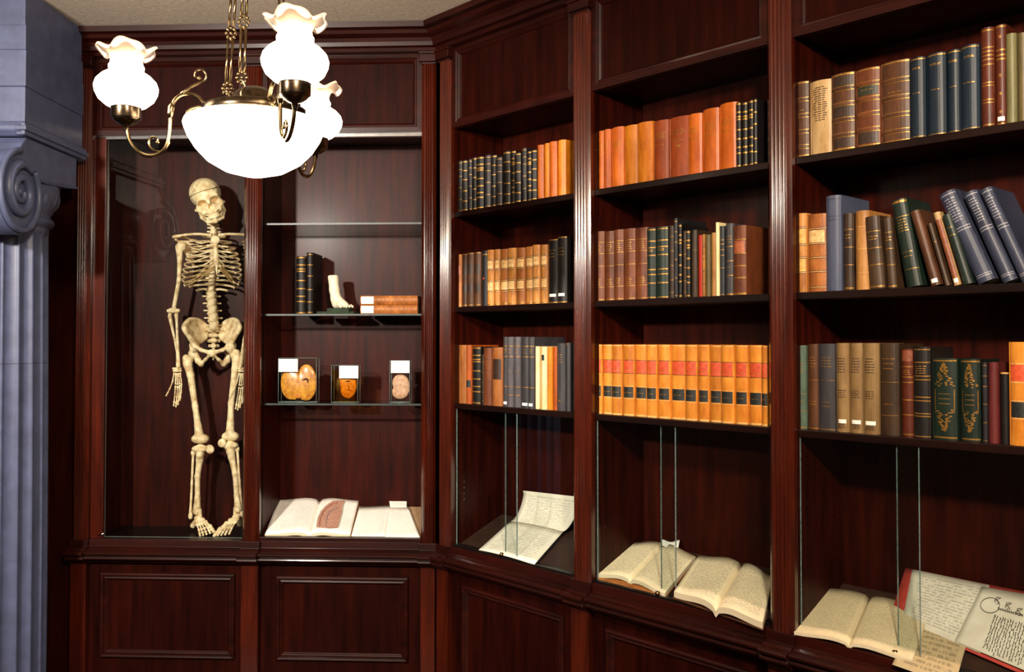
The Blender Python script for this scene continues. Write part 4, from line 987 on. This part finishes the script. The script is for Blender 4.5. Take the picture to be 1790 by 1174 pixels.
t, w, d, h = specimen((-0.220,0.120,1.341), (-0.131,0.120,1.341), (-0.172,0.120,1.517), .12, .165, 'clear box with pale pink rounded tissue slice, rightmost of three specimens', ((-0.214,0.120,1.462), (-0.132,0.120,1.462), (-0.172,0.120,1.463), (-0.172,0.120,1.517)))
s3 = SDF(.006); s3.ell((w*.5, d*.5, h*.47), (w*.42, .012, h*.20)).ell((w*.45, d*.5, h*.25), (w*.38, .012, h*.17)).ell((w*.58, d*.5, h*.36), (w*.40, .012, h*.26)); s3.ell((w*.06, d*.5, h*.35), (.004, .03, .004), sub=True); s3.build('tissue_slice', PINKT, t, .0022)

# ------------------------------------------------------------ papers and open books
def sheet(pts, mat, mbname, parent, off, thick=.0012, bul=None, nx=14, ny=6, label=None, edge=None):
    """pts: back-left, back-right, front-left, front-right (frame coordinates of the upper surface)"""
    bl, br, fl, fr = [Vector(p)-Vector(off) for p in pts]
    V = []; UV = []
    for j in range(ny+1):
        v = j/ny
        for i in range(nx+1):
            u = i/nx; p = bl.lerp(br, u).lerp(fl.lerp(fr, u), v)
            if bul: p = p+Vector((0, 0, bul(u, v)))
            V.append(p); UV.append((u, v))
    n = len(V); A = lambda i, j: j*(nx+1)+i
    V2 = [p-Vector((0, 0, thick)) for p in V]
    F = [(A(i, j), A(i, j+1), A(i+1, j+1), A(i+1, j)) for j in range(ny) for i in range(nx)]
    F2 = [(n+A(i, j), n+A(i+1, j), n+A(i+1, j+1), n+A(i, j+1)) for j in range(ny) for i in range(nx)]
    per = [A(i, 0) for i in range(nx+1)]+[A(nx, j) for j in range(1, ny+1)]+[A(i, ny) for i in range(nx-1, -1, -1)]+[A(0, j) for j in range(ny-1, 0, -1)]
    F3 = [(per[k], per[(k+1) % len(per)], n+per[(k+1) % len(per)], n+per[k]) for k in range(len(per))]
    me = bpy.data.meshes.new(mbname); me.from_pydata([tuple(p) for p in V+V2], [], F+F2+F3)
    me.materials.append(mat); me.materials.append(edge or EDGEW)
    ul = me.uv_layers.new(name='UVMap'); UV2 = UV+UV
    for pl in me.polygons:
        pl.material_index = 1 if pl.index >= len(F)+len(F2) else 0; pl.use_smooth = pl.index < len(F)
        for li in pl.loop_indices: ul.data[li].uv = UV2[me.loops[li].vertex_index]
    o = bpy.data.objects.new(mbname, me); COL.objects.link(o); o.parent = parent
    if label: o['label'] = label
    return o
humpL = lambda A: (lambda u, v: A*(math.sin(PI*min(1, u**1.8)))*1.0-A*.9*max(0, (u-.93)/.07)**2)
humpR = lambda A: (lambda u, v: humpL(A)(1-u, v))
def openbook(fr, P, label, cat, mats, thick=.016, A=.010, cover=None, group=None, name='open_book'):
    bl, bs, br, fl, fs, fr_ = P; off = fl
    off = (fl[0], fl[1], fl[2]-thick)
    t = thing(name, label, cat, fr, off, group)
    sheet((bl, bs, fl, fs), mats[0], 'left_page', t, off, thick*.8, humpL(A))
    sheet((bs, br, fs, fr_), mats[1], 'right_page', t, off, thick*.8, humpR(A))
    if cover:
        dz = Vector((0, 0, -thick*.8-.0006)); e = .004
        a, b, c, d = Vector(bl)+dz+Vector((-e, e, .001)), Vector(br)+dz+Vector((e, e, .001)), Vector(fl)+dz+Vector((-e, -e, -.001)), Vector(fr_)+dz+Vector((e, -e, -.001))
        sheet((a, b, c, d), cover, 'cover', t, off, .003, edge=cover)
    return t
hz_ = .018
t = openbook(FB, ((-0.773,0.336,0.879), (-0.580,0.329,0.877), (-0.398,0.327,0.876), (-0.747,0.040,0.767), (-0.553,0.043,0.768), (-0.376,0.046,0.769)),
         'open book showing a coloured anatomical plate, lying at left in the specimen cabinet', 'book', (P_PRINT, P_PLAIN), .016, .010, L('tan'))
off = Vector((-0.747,0.040,0.767)); off.z -= .016
# engraving of a sectioned embryo spine, printed on the right page
E0 = simple('engraving_pink', 'd0a48e', .7, 0, '8e5c48', 220); E1 = simple('engraving_red', '8a3a28', .7, 0, 'c09080', 120); E2 = simple('engraving_blue', '7c88a4', .7)
def onpage(px): return px
EP = [(-0.532,0.076,0.794), (-0.544,0.141,0.818), (-0.544,0.199,0.840), (-0.532,0.245,0.858), (-0.510,0.283,0.872), (-0.458,0.288,0.874), (-0.455,0.232,0.853), (-0.447,0.187,0.836), (-0.439,0.078,0.794), (-0.474,0.069,0.791)]
def flatpatch(pts, name, mat, parent, off, lift=.0006):
    m = MB(off); vs = [Vector(p)+Vector((0, 0, lift)) for p in pts]; n = len(vs)
    c = sum(vs, Vector())/n; m.add([tuple(v) for v in vs]+[tuple(c+Vector((0, 0, .0005)))]+[tuple(v-Vector((0, 0, .0004))) for v in vs], [(i, (i+1) % n, n) for i in range(n)]+[(i, n+1+i, n+1+(i+1) % n, (i+1) % n) for i in range(n)])
    return m.build(name, mat, parent)
rp_ = [c for c in t.children if c.name.startswith('right_page')][0]
flatpatch(EP, 'anatomical_plate', E0, rp_, off)
MB(off).tube(catmull([(-0.520,0.080,0.798), (-0.531,0.140,0.821), (-0.528,0.198,0.843), (-0.511,0.245,0.861), (-0.484,0.264,0.868)], 5), .0022, 6, flat=.6).build('plate_spine', E1, rp_)
MB(off).tube(catmull([(-0.489,0.076,0.796), (-0.502,0.136,0.819), (-0.500,0.190,0.840), (-0.474,0.222,0.852)], 5), .0016, 6, flat=.6).build('plate_vessel', E2, rp_)
def loose(fr, P, label, mat, name='paper_sheet', cat='paper', bul=None, group=None, thick=.0015, nx=14, ny=6):
    off = P[2]; off = (off[0], off[1], off[2]-thick)
    t = thing(name, label, cat, fr, off, group); sheet(P, mat, 'page', t, off, thick, bul, nx=nx, ny=ny); return t
loose(FB, ((-0.386,0.276,0.848), (-0.242,0.292,0.854), (-0.372,0.039,0.758), (-0.226,0.041,0.759)), 'cream booklet page lying between the plate book and the narrow slip', P_PLAIN, 'open_booklet', 'booklet')
loose(FB, ((-0.245,0.281,0.854), (-0.163,0.277,0.852), (-0.224,0.027,0.757), (-0.069,0.030,0.759)), 'cream sheet at right end of the specimen cabinet floor', P_PLAIN)
loose(FB, ((-0.258,0.322,0.873), (-0.177,0.328,0.875), (-0.242,0.262,0.849), (-0.166,0.263,0.850)), 'small white slip tucked behind the cream sheet', WHITE)
MB((0, 0, 0)).box((-.012, -.002, 0), (.012, .006, .008)).build('tmp', WHITE).name = 'marker_slip'
ms = bpy.data.objects['marker_slip']; p_ = (-0.623,0.053,0.758); place(ms, FB, (p_[0], p_[1], p_[2])); ms['label'] = 'tiny yellow marker under the front edge of plate book'; ms['category'] = 'marker'; ms.data.materials[0] = simple('yellow_card', 'e8c060', .6)
# case below the corner bay: folded letter, rising against the back
TL_, TR_ = (0.245,0.285,0.966), (0.571,0.285,0.979)
off = Vector((0.244,0.030,0.755)); off.z -= .002
t = thing('folded_letter', 'white handwritten letter, half lying flat and half curling up at the back', 'letter', FR, tuple(off))
sheet(((0.208,0.242,0.838), (0.513,0.246,0.839), (0.241,0.033,0.754), (0.567,0.028,0.752)), P_LETTER, 'lower_leaf', t, off, .0015, lambda u, v: .004*math.sin(PI*u))
def bl_(u, v): return 0
P0, P1 = Vector((0.211,0.240,0.838)), Vector((0.515,0.244,0.840))
V = MB(off); NX, NY = 12, 12; vs = []; uvs = []
for j in range(NY+1):
    v = j/NY
    for i in range(NX+1):
        u = i/NX; lo = P0.lerp(P1, u); hi = Vector(TL_).lerp(Vector(TR_), u)
        p = lo.lerp(hi, v); ease = v*v; p = Vector((lo.x+(hi.x-lo.x)*v, lo.y+(hi.y-lo.y)*(1-(1-v)**2), lo.z+(hi.z-lo.z)*(v**1.5)))
        if v > .93: p.y -= .006*(v-.93)/.07
        vs.append(p); uvs.append((u, 1-v))
V.add([tuple(p) for p in vs], [(j*(NX+1)+i, j*(NX+1)+i+1, (j+1)*(NX+1)+i+1, (j+1)*(NX+1)+i) for j in range(NY) for i in range(NX)], True)
o = V.build('curling_leaf', P_LETTER, t); ul = o.data.uv_layers.new(name='UVMap')
for pl in o.data.polygons:
    for li in pl.loop_indices: ul.data[li].uv = uvs[o.data.loops[li].vertex_index]
sm = o.modifiers.new('thickness', 'SOLIDIFY'); sm.thickness = .0012
# case below the central bay: two open manuscripts
openbook(FR, ((0.846,0.248,0.846), (0.985,0.282,0.859), (1.150,0.249,0.846), (0.858,0.047,0.768), (1.010,0.058,0.772), (1.177,0.036,0.763)),
         'open manuscript with cream pages at left of the central case', 'book', (P_HAND, P_HAND), .016, .009, L('tan'), 'open manuscripts in the central case')
openbook(FR, ((1.173,0.234,0.857), (1.345,0.235,0.857), (1.480,0.209,0.843), (1.222,0.027,0.780), (1.403,-0.001,0.769), (1.570,-0.003,0.762)),
         'larger open manuscript with dense handwriting at right of the central case', 'book', (P_HAND, P_HAND), .024, .012, L('brown'), 'open manuscripts in the central case')
loose(FR, ((0.978,0.281,0.871), (1.046,0.298,0.877), (1.002,0.253,0.856), (1.067,0.261,0.859)), 'curled white slip standing behind the two open manuscripts', WHITE, bul=lambda u, v: .004*math.cos(2*PI*u))
# case below the right-hand bay
t = openbook(FR, ((1.617,0.221,0.838), (1.788,0.229,0.840), (1.971,0.222,0.838), (1.663,0.010,0.754), (1.830,0.018,0.757), (2.008,0.016,0.756)),
         'open tan-paged notebook at the left of the right-hand case', 'book', (P_HAND2, P_HAND2), .012, .007, None)
loose(FR, ((1.941,0.192,0.818), (2.091,0.194,0.819), (1.965,-0.009,0.740), (2.133,-0.032,0.731)), 'tan handwritten letter lying partly under the notebook', P_TAN, bul=lambda u, v: .001*math.sin(PI*u))
# red folder leaning on the sloping board with large certificate sheets
def S(u, dd): return u
RT = [((1.874,0.285,0.930)), ((2.292,0.285,0.921)), ((1.875,0.177,0.807)), ((2.329,0.058,0.762))]
REDB = simple('red_card', 'c8463c', .6, 0, 'b03a32', 40)
off = RT[2]
t = thing('red_folder', 'red card folder behind the large certificate sheets in the right-hand case', 'folder', FR, off)
sheet(RT, REDB, 'board', t, off, .002, edge=REDB)
def inter(u, v, l): 
    a, b, c, d = [Vector(p) for p in RT]; p = a.lerp(b, u).lerp(c.lerp(d, u), v); return tuple(p+Vector((0, -.3*l, l)))
off = inter(.06, .9, .003)
t = thing('certificate', 'large grey-white certificate sheet with handwriting resting on the red folder', 'document', FR, off, 'certificate sheets')
sheet((inter(.05, .02, .003), inter(.56, .02, .003), inter(.09, .98, .004), inter(.60, .98, .004)), P_CERT, 'page', t, off, .001)
off = inter(.46, .9, .007)
t = thing('certificate', 'second certificate sheet with bold sideways script at the right edge', 'document', FR, off, 'certificate sheets')
pg = sheet((inter(.52, .08, .006), inter(1.0, .04, .006), inter(.44, .98, .008), inter(.98, .98, .008)), simple('plain_document_paper', 'ddd8c9', .8, 0, 'cfc8b6', 14), 'page', t, off, .001)
def ci(u, v): return Vector(inter(.52+(.48-0*v)*u-.08*v*(1-u), .06+.92*v, .0098))
def stroke(mb, pts, r=.0009): mb.tube([tuple(ci(u, v)) for u, v in pts], r, 5)
ink = MB(off); rg = random.Random(8)
for r_ in range(14):           # lines of script running down the sheet, as seen from the front
    u0 = .30+.03*r_
    v = .42+.01*(r_ % 3)
    while v < .95:
        L_ = rg.uniform(.02, .05)
        stroke(ink, [(u0+rg.uniform(-.006, .006), v), (u0+rg.uniform(-.012, .012), v+L_*.5), (u0+rg.uniform(-.006, .006), v+L_)]); v += L_+rg.uniform(.006, .02)
for k in range(3):             # the heavier heading
    pts = [(.26+.14*k+.03*math.sin(a*2.2), .20+.04*k+.05*math.cos(a)) for a in np.linspace(0, 5.5, 18)]; stroke(ink, pts, .0007)
for k in range(6):
    stroke(ink, [(.30+.05*k, .30), (.31+.05*k, .33), (.335+.05*k, .31), (.34+.05*k, .335)], .0012)
el = [(.20+.11*math.cos(a), .30+.12*math.sin(a)) for a in np.linspace(0, 2*PI, 28)]; stroke(ink, el, .0007)
ink.build('handwriting', CERTINK, pg)

# ------------------------------------------------------------ ionic column
CXc, CYc = -2.06, 3.65
cz = thing('stone_column', 'blue-grey fluted Ionic column with scroll capital at left edge', 'column', FW, (CXc, CYc, 0))
off = (CXc, CYc, 0)
NF = 20
def flute(r, z, a, j):
    ph = (a*NF/(2*PI)) % 1.0; t = abs(ph-.5)/.5; top = min(1, max(0, (2.035-z)/.035)) if z > 1 else min(1, max(0, (z-.25)/.03))
    dpt = math.sqrt(max(0, 1-(t/.86)**2)) if t < .86 else 0; return r-.016*dpt*math.sqrt(top), z
zs = [.16, .25, .255, .262, .272, .285]+list(np.linspace(.32, 1.98, 24))+[2.0, 2.01, 2.02, 2.028, 2.033, 2.036, 2.06]
MB().lathe([(.197-.010*max(0, (z-.7)/1.4)**1.5, z) for z in zs], NF*12, fn=flute).build('fluted_shaft', COLUMN, cz)
for zj in (1.515, .80):
    MB().lathe([(.1915, -.0012), (.1925, 0), (.1915, .0012)], NF*12, (0, 0, zj), fn=lambda r, z, a, j: (flute(r+.001, 1.2, a, j)[0], z)).build('block_joint', COLEDGE, cz)
MB().lathe([(.001, 0), (.27, 0), (.27, .06), (.255, .07), (.262, .09), (.255, .115), (.225, .12), (.22, .135), (.215, .16), (.197, .165)], 64).build('column_base', COLUMN, cz)
ech = MB().lathe([(.187, 2.055), (.195, 2.062), (.205, 2.072), (.207, 2.082), (.203, 2.092), (.192, 2.098), (.192, 2.108), (.20, 2.12), (.216, 2.15), (.226, 2.19), (.226, 2.235), (.20, 2.24), (.19, 2.30)], 64)
ech = ech.build('echinus', COLUMN, cz)
eg = MB()
for k in range(20):
    a = 2*PI*(k+.5)/20
    eg.lathe([(max(.0005, .021*math.sin(PI*j/8)*(1.0+.25*math.cos(PI*j/8)*-1)), -.036*math.cos(PI*j/8)) for j in range(9)], 12, (.207*math.cos(a), .207*math.sin(a), 2.172))
    a = 2*PI*k/20; eg.tube([(.215*math.cos(a), .215*math.sin(a), 2.21), (.200*math.cos(a), .200*math.sin(a), 2.125)], [.006, .003], 6)
eg.build('egg_and_dart', COLUMN, ech)
# scroll capital: outline in (y, z), run along x
zv = 2.158; yv = 3.40-CYc
out = []
for a in np.linspace(math.radians(90), math.radians(352), 40): out.append((yv+.150*math.cos(a), zv+.150*math.sin(a)*1.06))
out += [(yv+.150, zv+.03), (yv+.165, 2.232), (yv+.20, 2.218), (0, 2.232), (.12, 2.236), (.20, 2.244), (.20, 2.372), (yv+.05, 2.372), (yv+.02, 2.345)]
cp_ = MB().prof(out, -.30, .222).build('scroll_capital', COLUMN, cz, .003)
def spiral(r0, r1, turns, a0, n=90):
    return [(.231, yv+(r0+(r1-r0)*t**.8)*math.cos(a0+2*PI*turns*t), zv+(r0+(r1-r0)*t**.8)*math.sin(a0+2*PI*turns*t)*1.06) for t in np.linspace(0, 1, n)]
sp_ = spiral(.108, .020, 1.9, math.radians(45)); MB().tube(sp_, [.021*(1-.55*i/89)*min(1, .25+i/9) for i in range(90)], 10).build('volute_spiral', COLUMN, cp_)
rim = spiral(.146, .128, .86, math.radians(92)); rim = [p for p in rim]
MB().tube(rim, .012, 8).build('volute_rim', COLUMN, cp_)
MB().tube(catmull([(.224, yv+.10, zv+.075), (.224, yv+.17, 2.226), (.224, -.02, 2.228), (.224, .12, 2.238), (.224, .198, 2.248)], 8), .006, 8).build('channel_rim', COLUMN, cp_)
MB().ball((.222, yv, zv), .016).build('volute_eye', COLUMN, cp_)
# entablature block above the capital
en = MB()
X0 = -.30
def lay(x, y, z0, z1): en.box((X0, 3.44-CYc-y, z0), (.22+x, .255, z1))
en.prof([(.265, 2.374), (3.44-CYc-.012, 2.374), (3.44-CYc-.034, 2.392), (3.44-CYc-.036, 2.408), (3.44-CYc-.022, 2.424), (3.44-CYc, 2.432), (.265, 2.432)][::-1], X0, .22)
# same moulding returned along the side
en.plan([(.20, 3.44-CYc-.036), (.243, 3.44-CYc-.036), (.243, .268), (.20, .268)], 2.392, 2.410)
en.plan([(.20, 3.44-CYc-.026), (.234, 3.44-CYc-.026), (.234, .266), (.20, .266)], 2.376, 2.424)
lay(0, 0, 2.43, 2.565); lay(.003, .003, 2.565, 2.705); lay(.0, 0, 2.705, 2.80); lay(-.006, -.006, 2.80, 2.943)
en.build('entablature_block', COLUMN, cz, .004)

# ------------------------------------------------------------ chandelier
HC = Vector((-.699, 2.475, 2.22))
ch = thing('chandelier', 'brass chandelier with three ruffled glass shades and a large glowing bowl', 'chandelier', FW, tuple(HC))
MB().lathe([(.002, -.173), (.03, -.171), (.08, -.158), (.125, -.132), (.155, -.10), (.175, -.068), (.184, -.045), (.186, -.036), (.182, -.026), (.165, -.018), (.13, -.012), (.002, -.012)], 56).build('glass_bowl', MILKM, ch)
MB().lathe([(.001, -.014), (.135, -.014), (.138, -.008), (.138, .010), (.128, .014), (.10, .016), (.062, .018), (.060, .045), (.052, .055), (.03, .068), (.012, .072), (.002, .072)], 48).build('brass_gallery', DBRASS, ch)
ARM = [(.115, .0), (.132, .02), (.148, .038), (.172, .046), (.196, .040), (.212, .020), (.219, -.015), (.222, -.06), (.230, -.098), (.252, -.120), (.28, -.124), (.305, -.110), (.322, -.085), (.330, -.055), (.332, -.046)]
SCR1 = [(.185, .050), (.165, .066), (.148, .075), (.132, .085), (.128, .102), (.140, .113), (.155, .108), (.157, .094), (.146, .090)]
SCR2 = [(.128, .012), (.150, .012), (.170, .004), (.178, -.010), (.170, -.022), (.158, -.018), (.158, -.008)]
SCR3 = [(.222, -.085), (.238, -.112), (.262, -.108), (.274, -.090), (.266, -.074), (.252, -.078), (.252, -.088)]
shp = [(.036, .0), (.052, .008), (.070, .024), (.079, .043), (.081, .056), (.076, .072), (.062, .087), (.048, .096), (.043, .101), (.045, .108), (.045, .113), (.041, .118), (.041, .122)]
rpf = [(.0405, .120), (.0405, .130), (.044, .142), (.050, .151), (.058, .157), (.066, .160), (.071, .159), (.074, .155)]
for kk, ang in enumerate((189, -58, 73)):
    a = math.radians(ang); R_ = lambda r, z: (r*math.cos(a), r*math.sin(a), z)
    ar = MB().tube(catmull([R_(*p) for p in ARM], 4), .0052, 10)
    ar = ar.build('arm', BRASS, ch)
    for S_ in (SCR1, SCR2, SCR3):
        sc3 = MB()
        n_ = len(catmull([R_(*p) for p in S_], 4)); sc3.tube(catmull([R_(*p) for p in S_], 4), [.0042-.0018*i/n_ for i in range(n_)], 8); sc3.ball(R_(*S_[-1]), .0055)
        sc3.build('scroll', BRASS, ar)
    MB().tube([R_(.213, .022), R_(.217, .008), R_(.219, -.008), R_(.221, -.022)], [.004, .0085, .008, .0055], 10).tube([R_(.19, .044), R_(.176, .062)], [.007, .001], 8).build('leaf_collar', BRASS, ar)
    c = R_(.332, 0)
    hdr = MB().lathe([(.004, -.062), (.007, -.055), (.008, -.046), (.018, -.043), (.030, -.034), (.0345, -.0275), (.0345, -.0272), (.0372, -.027), (.0373, -.0268), (.0373, .0), (.0373, .0002), (.039, .001), (.039, .004), (.034, .0045), (.004, .0)], 32, c).build('lamp_holder', DBRASS, ch)
    sh_ = MB().lathe(shp, 40, c).build('glass_shade', MILKM, ch)
    fz = [(0, 0), (.0, 0), (.04, 0), (.15, 0), (.4, 0), (.7, 0), (.95, 0), (1, 0)]
    def ruf(r, z, t, j, ph=kk*1.3):
        k = fz[j][0]; w_ = math.sin(4*t+ph); w2 = math.sin(8*t+ph*2+.8)
        return r*(1+.07*k*w2), z+.012*k*w_+.003*k*w2
    rm = MB().lathe(rpf, 72, c, fn=ruf).build('ruffled_rim', RUFF, sh_); rm['label'] = 'translucent frosted ruffled rim'
    so_ = rm.modifiers.new('thickness', 'SOLIDIFY'); so_.thickness = .002
top = Vector((0, 0, 2.93-HC.z))
for ang in (165, 262, 20):
    a = math.radians(ang); p0 = Vector((.088*math.cos(a), .085*math.sin(a), .018)); p1 = Vector((.045*math.cos(a), .045*math.sin(a), 2.90-HC.z)); d = (p1-p0)
    n_ = Vector((1, 0, 0))*.0062; rd = MB()
    hk = MB().tube(catmull([p0, p0+Vector((0, 0, .02)), p0+Vector((.010, 0, .034)), p0+Vector((.0, 0, .050)), p0+Vector((-.008, 0, .040))], 5), .003, 8).build('hook', BRASS, ch)
    st_ = .07; s_l = .155; z = st_; k = 0; ros = MB()
    while z < d.length-.02:
        e = min(z+s_l-.034, d.length); A_ = p0+d*(z/d.length); B_ = p0+d*(e/d.length)
        rd.tube([A_-n_, B_-n_], .0036, 8).tube([A_+n_, B_+n_], .0036, 8)
        m_ = p0+d*(min(e+.017, d.length)/d.length); m0 = p0+d*((z-.014)/d.length)
        for c_ in ([m0] if k == 0 else [])+[m_]:
            for q_ in range(8):
                b_ = 2*PI*q_/8; ros.ball(c_+Vector((.0125*math.cos(b_), 0, .0145*math.sin(b_))), .005, 8)
            ros.ball(c_, .005, 8); ros.ball(c_+Vector((0, 0, .017)), .004, 8); ros.ball(c_-Vector((0, 0, .017)), .004, 8)
        z += s_l; k += 1
    r_ = rd.build('hanging_rod', BRASS, ch); ros.build('rosette_links', BRASS, r_)
MB().lathe([(.001, 2.943-HC.z), (.065, 2.943-HC.z), (.066, 2.925-HC.z), (.05, 2.91-HC.z), (.03, 2.895-HC.z), (.001, 2.89-HC.z)], 32).build('ceiling_canopy', DBRASS, ch)
